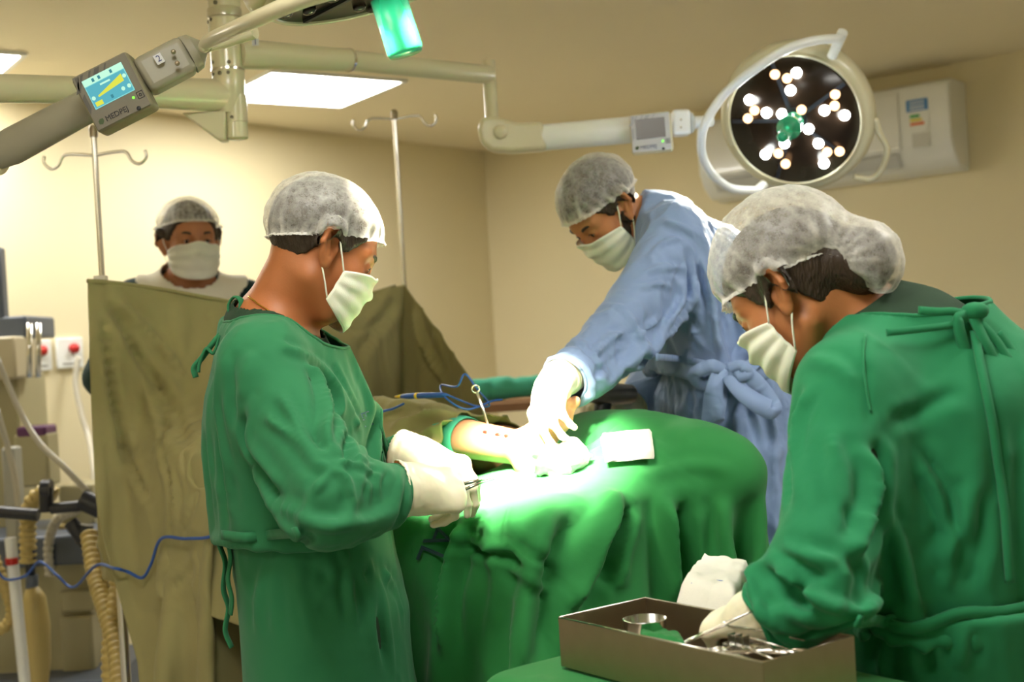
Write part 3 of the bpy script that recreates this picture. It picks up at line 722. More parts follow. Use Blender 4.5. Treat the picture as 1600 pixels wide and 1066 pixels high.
def make_mask(root, M, m, wide=1.0, name='surgical_mask', pleat=.0015, corner_out=0.):
    nu, nv = 61, 45; g = np.zeros((nu, nv, 3)); g2 = None
    th = np.linspace(-1, 1, nu); tv = np.linspace(0, 1, nv)
    for i, a in enumerate(th):
        z0 = -.110 + .030 * abs(a) ** 2.2; z1 = .006 - .030 * abs(a) ** 1.6 - .004 * math.exp(-(abs(a) - .3) ** 2 / .02)
        for j, b in enumerate(tv): g[i, j] = (0, 0, z0 + (z1 - z0) * b)
    TH = (th * 1.22 * wide)[:, None].repeat(nv, 1); c0 = A3((.012, 0, 0)); R = np.full((nu, nv), .17)
    D_ = np.stack([np.cos(TH), np.sin(TH), 0 * TH], 2)
    for _ in range(40):
        P = (c0 + D_ * R[..., None] + g).reshape(-1, 3); d = HEAD(P).reshape(nu, nv); R = np.maximum(R - d * .8, .03)
    lo = R.copy(); base = .058 + .040 * np.cos(TH * .8); R = np.maximum(R, base * (1 - .12 * (1 - tv)[None] ** 3))
    for _ in range(14):
        S_ = R.copy(); S_[1:-1] = (R[:-2] + R[2:] + 2 * R[1:-1]) / 4; R = S_; S_ = R.copy(); S_[:, 1:-1] = (R[:, :-2] + R[:, 2:] + 2 * R[:, 1:-1]) / 4
        S_[:, 0] = .9 * R[:, 0] + .1 * R[:, 1]; R = np.maximum(S_, lo + .0015)
    ed = 1 - np.abs(th)[:, None] ** 6
    pl = pleat * np.sin(tv * 3.0 * 2 * PI * 1.1)[None] * (.3 + .7 * ed) + .0014 * vnoise(P * 1.0, 60, 3).reshape(nu, nv)
    R = R + .004 + pl
    V = (c0 + D_ * R[..., None] + g).reshape(-1, 3); Rm = np.array(M.to_3x3()); t = np.array(M.translation)
    W = V @ Rm.T + t; o = obj(name, (W, grid_faces(nu, nv)), m, root); solid(o, .0018, 1.)
    G = W.reshape(nu, nv, 3)
    bd = MB()
    for row in (G[:, -1], G[:, 0], G[0], G[-1]): bd.tube([Vector(p) for p in row[::2]], .0016, 6)
    obj('mask_binding', bd, m, o)
    for s, i in ((-1, 0), (1, -1)):
        Lc = lambda x, y, z: M @ Vector((x, s * y, z))
        top, bot = Vector(G[i, -2]), Vector(G[i, 1])
        et, eb = Lc(-.004, .086, .036), Lc(-.010, .083, -.020)
        pts = [top, top.lerp(et, .5) + (M.to_3x3() @ Vector((0, s * .004, 0))), et, Lc(-.022, .083, .024), Lc(-.022, .084, .004), eb, eb.lerp(bot, .5) + (M.to_3x3() @ Vector((0, s * .004, 0))), bot]
        obj('ear_loop', MB().tube([Vector(p) for p in spline(pts, 5)], .0015, 6), m, o)
    return o

def hair_mesh(root, M, h=.0035, off=.007, line=None, extra=None, name='hair'):
    xs, zs = line or ([-.12, -.06, -.035, -.012, .004, .020, .03, .045, .06, .1], [-.066, -.060, -.035, .01, .030, .002, .006, .03, .060, .08])
    def f(q):
        d = HEAD(q) - off + .0012 * vnoise(q * A3((1, 1, .4)), 260, 5)
        if extra: d = smin(d, extra(q), .02)
        k = (np.interp(q[:, 0] - .008, xs, zs) + np.interp(q[:, 0], xs, zs) + np.interp(q[:, 0] + .008, xs, zs)) / 3 - q[:, 2] + .004 * vnoise(q, 300, 2) + .006 * vnoise(q, 90, 6)
        return smax(d, k, .006)
    X = np.arange(-.16 if extra else -.13, .12, h); Y = np.arange(-.105, .106, h); Z = np.arange(-.11, .16, h)
    V, Q = sdf_mesh(f, X, Y, Z); W = V @ np.array(M.to_3x3()).T + np.array(M.translation)
    return obj(name, (W, Q), M_hair, root)

def cap_mesh(root, M, c=(-.020, 0, .044), r=(.108, .093, .094), hem=(.024, .48), h=.005, extra=None, m=None, folds=None, bulge=None, seed=0, amp=1., xb=None):
    """bouffant cap: an inflated sheer bag gathered on an elastic hem; hem line z = hem0 + hem1 * x"""
    base = ell(c, r); hn = math.hypot(1, hem[1])
    def f(q):
        d = base(q)
        if extra: d = smin(d, extra(q), .03)
        d = smin(d, HEAD(q) - .0105, .01)
        k = (hem[0] + hem[1] * q[:, 0] - q[:, 2]) / hn
        e_ = q - A3((-.001, 0, .004)); e_[:, 1] = np.maximum(.07 - np.abs(q[:, 1]), 0) * .5
        k = np.maximum(k, (.042 - np.sqrt((e_ * e_).sum(1))) * 1.0)
        if xb is not None: k = np.minimum(k, (q[:, 0] - xb) * 1.0)
        d = d + .020 * np.clip(1 - (-k) / .03, 0, 1) ** 2 * (d * 0 + 1)      # draw in towards the hem
        d = np.maximum(d, HEAD(q) - .0065) if False else smin(d, HEAD(q) - .0105, .006)
        return smax(d, k - .012, .002)
    X = np.arange(-.21 if extra else -.16, .13, h); Y = np.arange(-.13, .131, h); Z = np.arange(-.14, .19, h)
    V, Q = sdf_mesh(f, X, Y, Z)
    kk = (hem[0] + hem[1] * V[:, 0] - V[:, 2]) / hn
    if xb is not None: kk = np.minimum(kk, V[:, 0] - xb)
    V, Q = trim(V, Q, kk < .004); V = smooth_mesh(V, Q, 3)
    kk = (hem[0] + hem[1] * V[:, 0] - V[:, 2]) / hn
    nr = vnormals(V, Q); up = np.clip(-kk / .14, 0, 1)
    if xb is not None: up = np.where(V[:, 0] < xb + .02, np.maximum(up, .16), up)
    phi = np.arctan2(V[:, 1], V[:, 0] - c[0])
    wob = vnoise(V, 14, seed) * .6
    g1 = np.sin(phi * 34 + wob * 5 + 3 * np.sin(phi * 3)) * np.exp(-up * 6) * .0026
    cr = 0
    for k in range(11):                     # long soft creases running up from the hem
        a0 = (k + .5 * math.sin(k * 7.3 + seed)) * 2 * PI / 11; dphi = (phi - a0 - .5 * up * math.sin(k * 3.1 + seed) + PI) % (2 * PI) - PI
        cr = cr + np.exp(-(dphi / .05) ** 2) * np.exp(-up * (1.2 + 1.5 * (k % 3))) * (.5 + .5 * ((k * 5) % 3) / 2)
    big = vnoise(V, 22, seed + 1, 2) * .0028 * amp
    disp = g1 + cr * .0032 * amp + big; rid = np.abs(vnoise(V * A3((1, 1, 1)), 30, seed + 4, 2)); rid = np.exp(-(rid / .07) ** 2)
    V2 = V + nr * (disp + rid * .0012)[:, None]
    fold = np.clip(cr * .9 + rid * .22 + np.exp(-up * 22) * .8 + (g1 > 0) * g1 * 120, 0, 1.2)
    if folds is not None: d_, f_ = folds(V, kk); V2 = V2 + nr * d_[:, None]; fold = np.clip(fold + f_, 0, 1.2)
    W = V2 @ np.array(M.to_3x3()).T + np.array(M.translation)
    o = obj('bouffant_cap', (W, Q), m or M_cap, root); finish(o, fold)
    # ruffled elastic hem
    bd, _ = boundary(Q); B_ = V2[bd]; ang = np.arctan2(B_[:, 1], B_[:, 0] - c[0]); o_ = np.argsort(ang); bins = np.linspace(-PI, PI, 97)
    pts = []
    for a, b in zip(bins[:-1], bins[1:]):
        mk = (ang >= a) & (ang < b)
        if mk.any(): pts.append(B_[mk].mean(0))
    if len(pts) > 10:
        n = len(pts); pts = A3(pts); pts = (pts + np.roll(pts, 1, 0) + np.roll(pts, -1, 0)) / 3
        rg = MB(); Rm = M.to_3x3(); k = 4; vs = []
        for i in range(n * 2):
            p = (pts[(i // 2) % n] + pts[((i + 1) // 2) % n]) / 2; out = unit((p[0] - c[0], p[1], 0)); wv = math.sin(i * 1.9 + seed) * .0025 + math.sin(i * .7) * .001
            dn = A3((hem[1] * .3, 0, -1)); 
            for t in (0, .5, 1): vs.append(p + out * (.0015 + t * .004 + wv * (t - .1)) + dn * (.006 * t - .004))
        nn = n * 2; Vv = A3(vs) @ np.array(Rm).T + np.array(M.translation)
        Fq = [(i * 3 + j, ((i + 1) % nn) * 3 + j, ((i + 1) % nn) * 3 + j + 1, i * 3 + j + 1) for i in range(nn) for j in range(2)]
        q = obj('elastic_hem', (Vv, np.array(Fq)), m or M_cap, o); finish(q, np.full(len(Vv), .75))
    return o

def eyes(root, M, look=0.):
    sc_ = M.to_scale().x
    for s in (-1, 1):
        e = obj('eye', MB().ball(M @ Vector((.0770, s * .032, .008)), .0120 * sc_, 20), M_eye, root)
        c = M @ Vector((.0770, s * .032, .008)); d = (M.to_3x3() @ Vector((1, look * .1, -.25))).normalized()
        obj('iris', MB().lathe([(.0058, .0103), (.0056, .0108), (.003, .0120), (.0005, .0122)], c, frame_z(d), 16), M_iris, e)
        br = [M @ Vector(p) for p in ((.0905, s * .016, .026), (.0905, s * .026, .032), (.083, s * .040, .033), (.073, s * .050, .026))]
        obj('eyebrow', MB().tube([Vector(p) for p in spline(br, 4)], [.002, .003, .0036, .0038, .004, .004, .004, .0038, .0036, .003, .0025, .002, .001], 8), M_hair, root)
        ls = [M @ Vector(p) for p in ((.089, s * .020, .0085), (.0905, s * .030, .0125), (.086, s * .044, .0075))]
        obj('eyelashes', MB().tube([Vector(p) for p in spline(ls, 4)], .0011, 6), M_hair, root)

def limbs(J, lat, k=1.):
    """naked torso, arms and legs; J maps joint names to points, lat = unit vector across the chest"""
    up = lambda a, b, t: A3(a) + (A3(b) - A3(a)) * t
    it = [cap(J['neck'], J['chest'], .06 * k, .115 * k, (lat, 1.35)), (cap(J['chest'], J['waist'], .118 * k, .108 * k, (lat, 1.32)), .05), (cap(J['waist'], J['hip'], .11 * k, .125 * k, (lat, 1.3)), .05)]
    it.append((cap(J['head'], J['neck'], J.get('nr', .058), J.get('nr', .058) + .006), .04))
    for s in 'LR':
        it += [(cap(J['neck'], J['sh' + s], .045, .055), .05), (cap(J['sh' + s], J['el' + s], .054 * k, .042 * k), .04), (cap(J['el' + s], J['wr' + s], .042 * k, .027 * k), .02)]
        hp = A3(J['hip']) + unit(lat) * (.09 if s == 'L' else -.09); kn_ = A3((hp[0], hp[1], .48)) ; an = A3((hp[0], hp[1], .08)); kn_ += J.get('fwd', 0) * .03
        it += [(cap(hp, kn_, .088, .055), .04), (cap(kn_, an, .054, .036), .02), (cap(an - [0, 0, .03], an - [0, 0, .035] + J['fwd'] * .15, .04, .032), .03)]
    return it
def outfit(J, lat, k=1., sl=1., hem=.42, hemr=.20, tr=.02):
    """loose gown over limbs()"""
    hp = A3(J['hip']); hm = A3((hp[0], hp[1], hem)) + J['fwd'] * .02
    it = [cap(J['neck'], J['chest'], .072 * k, .135 * k + tr, (lat, 1.32)), (cap(J['chest'], J['waist'], .135 * k + tr, .122 * k + tr, (lat, 1.30)), .04),
          (cap(J['waist'], hp, .122 * k + tr, .155 * k, (lat, 1.28)), .03), (cap(hp, hm, .155 * k, hemr, (lat, 1.22)), .05)]
    for s in 'LR':
        it += [(cap(J['neck'], J['sh' + s], .055, .070), .06), (cap(J['sh' + s], J['el' + s], .074 * sl, .068 * sl), .03), (cap(J['el' + s], J['wr' + s], .068 * sl, .040 * sl), .012)]
    return it

def build_body(root, Hm, J, lat, skin, hands=(), box=None, fine=.0032, coarse=.011, name='body', k=1., xy=None, shoes=True, skull=None):
    hf = local(HEAD, Hm); it = limbs(J, lat, k)
    body = U([it[0]] + it[1:] + [(h, .015) for h in hands], .03)
    def full(P):
        d = body(P)
        q = P - A3(Hm.translation); m = (q * q).sum(1) < .22 ** 2
        if m.any(): d2 = d.copy(); d2[m] = smin(d[m], hf(P[m]), .028); return d2
        return d
    pts = np.array([A3(v) for kk, v in J.items() if kk not in ('fwd', 'nr')]); lo = pts.min(0) - .22; hi = pts.max(0) + .22
    hc = A3(Hm.translation); lo = np.minimum(lo, hc - .18); hi = np.maximum(hi, hc + .18); lo[2] = .0
    fx = (hc[0] - .13, hc[0] + .13, fine); fy = (hc[1] - .13, hc[1] + .13, fine); fz = (hc[2] - .16, hc[2] + .15, fine)
    V, Q = sdf_mesh(full, axis(lo[0], hi[0], coarse, fx), axis(lo[1], hi[1], coarse, fy), axis(.001, hi[2], coarse, fz))
    o = obj(name, (V, Q), skin, root)
    return o, full, body

def build_gown(root, body, J, lat, m, neckcut, gown_items, h=.012, grow=1.05, steps=60, pinf=None, hem=.44, cuffs=True, ribbon=None, iters=8, g=4., thick=.016, leash=.018, post=None, name='surgical_gown', cut2=None, bend=.25, bounds=None, presm=2):
    gf = U(gown_items, .03)
    pts = np.array([A3(v) for kk, v in J.items() if kk not in ('fwd', 'head', 'nr')]); lo = pts.min(0) - .30; hi = pts.max(0) + .22; lo[2] = hem - .05
    V, Q = sdf_mesh(gf, np.arange(lo[0], hi[0], h), np.arange(lo[1], hi[1], h), np.arange(lo[2], hi[2], h))
    cuts = [neckcut, lambda P: P[:, 2] - hem] + ([cut2] if cut2 else [])
    if cuffs:
        for s in 'LR':
            w_, e_ = A3(J['wr' + s]), A3(J['el' + s]); d = unit(w_ - e_)
            cuts.append(lambda P, w_=w_, d=d: np.maximum(-((P - w_) @ d) - .002, np.sqrt(((P - w_) ** 2).sum(1)) - .11))
    cf = lambda P: np.min([c(P) for c in cuts], 0)
    V, Q = trim(V, Q, cf(V) > 0); bd, _ = boundary(Q)
    c = cf(V[bd]); gg = grad(cf, V[bd], .003); V[bd] -= gg * np.clip(c, 0, h)[:, None]
    V = smooth_mesh(V, Q, presm, .5, fix=bd)
    lo2 = V.min(0) - .05; hi2 = V.max(0) + .05; fld = Field(body, lo2, hi2, .018)
    ids = [bd[V[bd, 2] > hem + .03]]; tg = [V[ids[0]]]
    if pinf:
        pi, pt = pinf(V); mk = ~np.isin(pi, ids[0]); ids.append(pi[mk]); tg.append(pt[mk])
    ids = np.concatenate(ids); tg = np.concatenate(tg)
    V = cloth(V, Q, fld, (ids, tg), grow, steps, iters, g=g, bend=bend, thick=thick, leash=(Field(gf, lo2, hi2, .016), leash))
    V, Q = quad_sub(V, Q); V = smooth_mesh(V, Q, 2, .5)
    if post: V = post(V, Q)
    V = smooth_mesh(V, Q, 3, .4)
    o = obj(name, (V, Q), m, root); solid(o, .0022, 0)
    for lp in loops(Q):
        P = V[lp]
        if len(lp) < 24 or P[:, 2].mean() < hem + .03: continue
        P = (P + np.roll(P, 2, 0) + np.roll(P, -2, 0)) / 3; P = np.concatenate([P, P[:1]])
        nk = P[:, 2].mean() > J['neck'][2] - .12
        obj('neck_binding' if nk else 'cuff_binding', MB().tube([Vector(p) for p in P[::4]] + [Vector(P[0])], .0034, 8, cap=False), m, o)
    return o, V, Q

def loops(Fc):
    e = np.concatenate([Fc[:, [i, (i + 1) % 4]] for i in range(4)]); u, inv, c = np.unique(np.sort(e, 1), axis=0, return_inverse=True, return_counts=True)
    nx = {}
    for a, b in e[c[inv.ravel()] == 1]: nx.setdefault(int(a), int(b))
    out = []
    while nx:
        a = next(iter(nx)); lp = []
        while a in nx: lp.append(a); a = nx.pop(a)
        out.append(lp)
    return out
def belt_pin(J, lat, z, r, tilt=(0, 0), tol=.008, kflat=1.3, ctr=None):
    """vertices of the gown at the belt, drawn in to an ellipse"""
    c = A3(ctr if ctr is not None else J['waist']); u = unit(lat)
    def f(V):
        q = V - c; zz = z + q[:, 0] * tilt[0] + q[:, 1] * tilt[1]; a = q @ u; qq = q[:, :2] - np.outer(a, u[:2]); b = np.linalg.norm(qq, axis=1)
        rad = np.hypot(a / kflat, b); i = np.nonzero((np.abs(V[:, 2] - zz) < tol) & (rad < r * 1.55))[0]
        s = np.minimum(1, r / rad[i])[:, None]; t = V[i].copy(); t[:, :2] = c[:2] + q[i, :2] * s; return i, t
    return f
def ribbon(path, w_, m, parent, name, t=.0022, n=6, up=(0, 1, 0), nrm=None):
    """flat cloth tape along a path"""
    P = [A3(p) for p in spline(path, n)]; vs = []
    for i, p in enumerate(P):
        d = unit(P[min(i + 1, len(P) - 1)] - P[max(i - 1, 0)]); u = A3(up if not callable(up) else up(i / (len(P) - 1))); s = np.cross(d, u)
        s = unit(s) if np.linalg.norm(s) > 1e-3 else A3((1, 0, 0)); vs += [p - s * w_ / 2, p, p + s * w_ / 2]
    F_ = grid_faces(len(P), 3); o = obj(name, (A3(vs), F_), m, parent); solid(o, t, 0); return o
def drop_to(V, p, r=.03, out=.006, nr=None):
    """nearest surface vertex to p, moved out along its normal"""
    i = ((V - A3(p)) ** 2).sum(1).argmin(); return V[i] + (nr[i] * out if nr is not None else 0)
def on_surface(V, nr, px, py, out=.006):
    """front vertex of the mesh seen at photo position (px, py)"""
    x = V[:, 0]; y = V[:, 1]; z = V[:, 2] - CAMZ; c, s = math.cos(ROLL), math.sin(ROLL)
    a = (x * c - z * s) / y * FPX + 800; b = 533 - (x * s + z * c) / y * FPX
    d = (a - px) ** 2 + (b - py) ** 2; k = np.nonzero(d < max(d.min() * 1.5, 64))[0]; i = k[y[k].argmin()]
    t = Fn(px, py, V[i, 1]); return t + nr[i] * out

def scrub_top(root, body, J, centre, r, sq=(1, 1, 1), off=.010, zlo=.2, m=None, ztop=None):
    """close top worn under the gown: shows at the neck opening only"""
    f = lambda P: body(P) - off
    c = A3(centre); cut = lambda P: np.sqrt((((P - c) * A3(sq)) ** 2).sum(1)) - r
    n = A3(J['neck']); X, Y, Z = [np.arange(n[i] - .23, n[i] + .25, .008) for i in range(3)]
    V, Q = sdf_mesh(f, X, Y, Z); V, Q = trim(V, Q, (cut(V) > 0) & (V[:, 2] > n[2] - zlo) & (V[:, 2] < (ztop or c[2] + .03)))
    bd, _ = boundary(Q); bd = bd[cut(V[bd]) < .016]; cc = cut(V[bd]); gg = grad(cut, V[bd], .003); V[bd] -= gg * cc[:, None]
    V = smooth_mesh(V, Q, 2, .4, fix=bd); V = V + vnormals(V, Q) * (.0015 * vnoise(V, 25, 3, 2))[:, None]; o = obj('scrub_top', (V, Q), m or M_scrub, root); solid(o, .002, 1); return o

def wrinkle(V, Fc, amp, sc=16, seed=1, stretch=(1, 1, .5), sharp=.10):
    """creased cloth: sharp ridges along the zero lines of a noise"""
    P = V * A3(stretch); n1 = vnoise(P, sc, seed, 2); n2 = vnoise(P, sc * .6, seed + 9, 2)
    d = np.exp(-(n1 / sharp) ** 2) - .35 + .8 * (np.exp(-(n2 / sharp) ** 2) - .3)
    return V + vnormals(V, Fc) * (d * amp)[:, None]
def legwear(root, body, J, m):
    """trousers and shoes under the gown"""
    hp = A3(J['hip']); lo, hi = hp - .36, hp + .36
    V, Q = sdf_mesh(lambda P: body(P) - .012, np.arange(lo[0], hi[0], .014), np.arange(lo[1], hi[1], .014), np.arange(-.02, .98, .014))
    for nm, a, b, mm in (('trousers', .10, .93, m), ('shoe', 0, .115, M_whitec)):
        parts = [0] if nm == 'trousers' else [-1, 1]
        for sd in parts:
            lt = A3((-J['fwd'][1], J['fwd'][0], 0)); k = (V[:, 2] > a) & (V[:, 2] < b) & ((((V - hp) @ lt) * sd > 0) if sd else True)
            v, q = trim(V, Q, k)
            if len(q): v = v.copy(); v[:, 2] = np.maximum(v[:, 2], .003); obj(nm, (v, q), mm, root)

def refine(V, nu, nv, k=3):
    """finer grid through the same cloth, smooth between the old points"""
    G = V.reshape(nu, nv, 3)
    for ax in (0, 1):
        n = G.shape[ax]; t = np.linspace(0, n - 1, (n - 1) * k + 1); i = np.minimum(t.astype(int), n - 2); f = (t - i).reshape((-1, 1, 1) if ax == 0 else (1, -1, 1))
        g = lambda j: np.take(G, np.clip(j, 0, n - 1), axis=ax); a, b, c, d = g(i - 1), g(i), g(i + 1), g(i + 2)
        G = .5 * (2 * b + (c - a) * f + (2 * a - 5 * b + 4 * c - d) * f * f + (-a + 3 * b - 3 * c + d) * f ** 3)
    return G.reshape(-1, 3), grid_faces(G.shape[0], G.shape[1])
def creases(m, sc, strength, dist=.004):
    """fine sharp creases added to a cloth material's bump"""
    nt = m.node_tree; b = B(m); old = b.inputs['Normal'].links[0].from_node; tc = N(m, 'ShaderNodeTexCoord')
    n = N(m, 'ShaderNodeTexNoise'); n.inputs['Scale'].default_value = sc; n.inputs['Detail'].default_value = 3; n.inputs['Distortion'].default_value = .6; L(m, tc.outputs['Object'], n.inputs[0])
    a = N(m, 'ShaderNodeMath', operation='SUBTRACT'); a.inputs[1].default_value = .5; L(m, n.outputs[0], a.inputs[0]); c = N(m, 'ShaderNodeMath', operation='ABSOLUTE'); L(m, a.outputs[0], c.inputs[0])
    e = N(m, 'ShaderNodeMapRange'); e.inputs[1].default_value = 0; e.inputs[2].default_value = .09; e.inputs[3].default_value = 1; e.inputs[4].default_value = 0; e.interpolation_type = 'SMOOTHSTEP'; L(m, c.outputs[0], e.inputs[0])
    bp = N(m, 'ShaderNodeBump'); bp.inputs['Strength'].default_value = strength; bp.inputs['Distance'].default_value = dist; L(m, e.outputs[0], bp.inputs['Height']); L(m, old.outputs[0], bp.inputs['Normal']); L(m, bp.outputs[0], b.inputs['Normal'])
creases(M_blue, 7, .55); creases(M_green, 4, .3); creases(M_green2, 4, .3); creases(M_green3, 4, .3); creases(M_khaki, 5, .35)
# ------------------------------------------------------------------ surgeon in green, left of the table
def hd_frame(p0, p1, back):
    """hand frame at wrist p0 pointing to p1, back of the hand towards 'back'"""
    x = (Vector(p1) - Vector(p0)).normalized(); z = Vector(back); z = (z - x * z.dot(x)).normalized(); y = z.cross(x)
    M = Matrix((x, y, z)).transposed().to_4x4(); M.translation = Vector(p0); return M
def glove(root, M, side, curls, m=None, cuff=None, label=None, h=.0026, name='glove', wr=.0014, **kw):
    hf = hand_fn(M, side, curls, **kw); it = [hf]
    if cuff: it.append((cap(cuff[0], cuff[1], cuff[2], cuff[3], cuff[4] if len(cuff) > 4 else None), .025))
    f = U(it)
    t = A3(M.translation); d = A3(M.to_3x3().col[0]); pts = [t - .06 * 0, t + d * .13]
    if cuff: pts += [A3(cuff[0])]
    lo = np.min(pts, 0) - .085; hi = np.max(pts, 0) + .085
    V, Q = sdf_mesh(f, *[np.arange(lo[i], hi[i], h) for i in range(3)])
    if cuff:
        ca, cb = A3(cuff[0]), A3(cuff[1]); dd = unit(cb - ca)
        k = (V - ca) @ dd; V, Q = trim(V, Q, k > .000)
    V = smooth_mesh(V, Q, 1, .4); nr = vnormals(V, Q)
    k = (V - t) @ d; amp = np.clip(1 - (k + .0) / .07, .25, 1) * wr
    V = V + nr * (amp * (np.sin(k * 420 + 4 * vnoise(V, 35, 2)) * np.clip(-k / .03, 0, 1) + 1.0 * vnoise(V, 70, 5, 2)))[:, None]
    o = obj(name, (V, Q), m or M_glove, root)
    if cuff: solid(o, .001, -1)
    if label: o['label'] = label
    return o

FOLDS_A = [
 ([(483, 560), (503, 592), (518, 640), (514, 672), (524, 716)], .010, .014),
 ([(500, 566), (530, 632), (548, 690), (556, 722)], .010, -.016),
 ([(438, 600), (462, 655), (500, 700), (520, 705)], .009, .010),
 ([(395, 640), (449, 672), (498, 716), (522, 720)], .010, .010),
 ([(524, 719), (560, 722), (604, 742)], .007, .008), ([(524, 722), (548, 745), (556, 785)], .007, .008), ([(520, 722), (500, 750), (486, 765)], .007, .007),
 ([(530, 700), (570, 712), (600, 726)], .007, .006), ([(604, 726), (596, 750), (604, 790)], .006, .006), ([(585, 735), (578, 765), (588, 800)], .006, -.005),
 ([(372, 640), (384, 700), (398, 740), (440, 800)], .013, -.016),
 ([(400, 760), (450, 795), (520, 815), (580, 800)], .012, .006),
 ([(340, 560), (335, 640), (345, 720), (352, 800)], .012, .006), ([(360, 540), (356, 600), (362, 680)], .010, -.006),
 ([(430, 530), (470, 545), (510, 575), (540, 620)], .010, .006), ([(400, 540), (380, 580), (372, 630)], .012, .006),
 ([(545, 600), (565, 660), (580, 720)], .008, .007), ([(520, 560), (550, 610), (575, 670)], .008, -.005),
 ([(530, 830), (545, 870), (552, 920), (565, 990)], .009, .010), ([(560, 835), (580, 900), (600, 980), (612, 1050)], .010, -.010),
 ([(500, 840), (510, 900), (516, 960)], .010, -.007), ([(470, 845), (468, 900), (480, 980)], .012, .006), ([(590, 830), (612, 900), (640, 980)], .010, .008),
 ([(390, 850), (400, 920), (395, 1000)], .013, .006), ([(420, 845), (432, 920), (440, 1000)], .013, -.005)]
def person_A():
    root = thing('person', 'person in green gown with gold neck chain, profile to the right, holding a needle holder', 'person', tuple(F(505, 700, 2.25) * 1) [:2] + (0,))
    yaw = math.radians(8); fwd = A3((math.cos(yaw), math.sin(yaw), 0)); lat = A3((-math.sin(yaw), math.cos(yaw), 0))
    hc = F(501, 394, 2.215); M = headM(hc, math.radians(20), math.radians(31), math.radians(0)) @ Matrix.Scale(.95, 4)
    J = dict(nr=.061, head=Fn(474, 418, 2.22), neck=Fn(424, 522, 2.26), chest=Fn(445, 640, 2.27), waist=Fn(484, 815, 2.28), hip=Fn(515, 960, 2.3),
             shR=Fn(410, 575, 2.09), elR=Fn(515, 765, 1.94), wrR=Fn(618, 768, 2.03), shL=Fn(458, 588, 2.43), elL=Fn(545, 745, 2.50), wrL=Fn(636, 712, 2.36), fwd=fwd)
    skin = skinmat('tanned skin', (.42, .145, .048))
    mR = hd_frame(F(640, 764, 2.04), F(750, 768, 2.13), (.25, -.75, .6)); mL = hd_frame(F(652, 715, 2.34), F(765, 748, 2.26), (.1, -.35, .95))
    bo, full, body = build_body(root, M, J, lat, skin)
    hR = hand_fn(mR, 1, [.6] * 4); 
    hair_mesh(root, M); eyes(root, M)
    cap_mesh(root, M, seed=3)
    make_mask(root, M, M_mask)
    # scrub top: a close shell under the gown
    scrub_top(root, body, J, Fn(452, 462, 2.24), .096, off=.008)
    # gown
    it = outfit(J, lat, tr=.024, sl=1.05, hemr=.235)
    nc = A3(Fn(462, 462, 2.25))
    ncut = lambda P: np.sqrt((((P - nc) * A3((1, .95, 1))) ** 2).sum(1)) - .128
    sleeves = []
    wz = J['waist'][2]
    pin = belt_pin(J, lat, wz, .137, tol=.009, ctr=J['waist'])
    gm, GV, GQ = build_gown(root, body, J, lat, M_green, ncut, it, grow=1.05, steps=60, pinf=pin, h=.0095, post=lambda V, Q: wrinkle(add_folds(V, Q, [(a, b * .85, c * 1.3) for a, b, c in FOLDS_A]), Q, .0028, 10, 3))
    gn = vnormals(GV, GQ)
    # belt tie, neck ties
    S_ = lambda x, y, o=.006: on_surface(GV, gn, x, y, o)
    belt = [S_(*p) for p in ((352, 836), (385, 838), (425, 834), (470, 828))]
    ribbon(belt, .016, M_green, gm, 'waist_tie', t=.004, up=(0, -1, .0))
    for k, pth in enumerate(([(352, 838), (343, 850), (352, 880), (349, 920), (357, 950), (352, 985), (362, 1012)], [(352, 836), (360, 870), (356, 905), (362, 935), (360, 960)])):
        d = GV[((GV - Fn(352, 840, 2.25)) ** 2).sum(1).argmin(), 1]
        obj('waist_tie', MB().tube([Vector(p) for p in spline([Fn(x, y, 2.22 - .01 * k + .004 * math.sin(j * 2)) for j, (x, y) in enumerate(pth)], 6)], .0055, 8, flat=(1.3, .6)), M_green, gm)
    lp = [Fn(362, 504, 2.22), Fn(357, 478, 2.22), Fn(367, 464, 2.22), Fn(378, 472, 2.21), Fn(374, 494, 2.21)]
    obj('neck_tie', MB().tube([Vector(p) for p in spline(lp, 6)], .0048, 8, flat=(1.5, .5)), M_green, gm)
    lp = [Fn(362, 504, 2.20), Fn(345, 522, 2.21), Fn(330, 540, 2.2), Fn(315, 560, 2.2), Fn(303, 575, 2.2), Fn(306, 590, 2.2)]
    obj('neck_tie', MB().tube([Vector(p) for p in spline(lp, 6)], .006, 8, flat=(1.2, .7)), M_green, gm)
    lp = [Fn(344, 524, 2.19), Fn(334, 552, 2.19), Fn(322, 545, 2.19), Fn(312, 568, 2.19), Fn(310, 582, 2.19)]
    obj('neck_tie', MB().tube([Vector(p) for p in spline(lp, 6)], .005, 8, flat=(1.2, .6)), M_green, gm)
    # necklace
    ch = MB()
    pn = [A3(p) for p in spline([Fn(386, 462, 2.20), Fn(398, 470, 2.17), Fn(415, 480, 2.16), Fn(430, 494, 2.16), Fn(441, 508, 2.17)], 10)]
    fb = full
    for i, p in enumerate(pn):
        for _ in range(6): g_ = grad(full, p[None])[0]; p = p - unit(g_) * (full(p[None])[0] - .0018)
        pn[i] = p
    obj('gold_chain', ch.tube([Vector(p) for p in pn], .0014, 6), M_gold, root)
    ce = A3(F(606, 766, 2.03)); 
    glove(root, mR, 1, [[.75, .95, .5], [.85, 1.0, .6], [.95, 1.0, .6], [1.0, 1.0, .6]], cuff=(F(622, 766, 2.03), mR.translation, .040, .031, ((0, 0, 1), 1.15)), label='near glove', thumb=(.8, .3, -.55), spread=.03)
    glove(root, mL, -1, [[.5, .7, .4], [.6, .8, .5], [.7, .8, .5], [.8, .8, .5]], cuff=(F(628, 713, 2.36), mL.translation, .044, .034, ((0, 0, 1), 1.1)), label='far glove', thumb=(.8, .4, -.45))
    legwear(root, body, J, M_scrub)
    return root, GV, GQ, gm
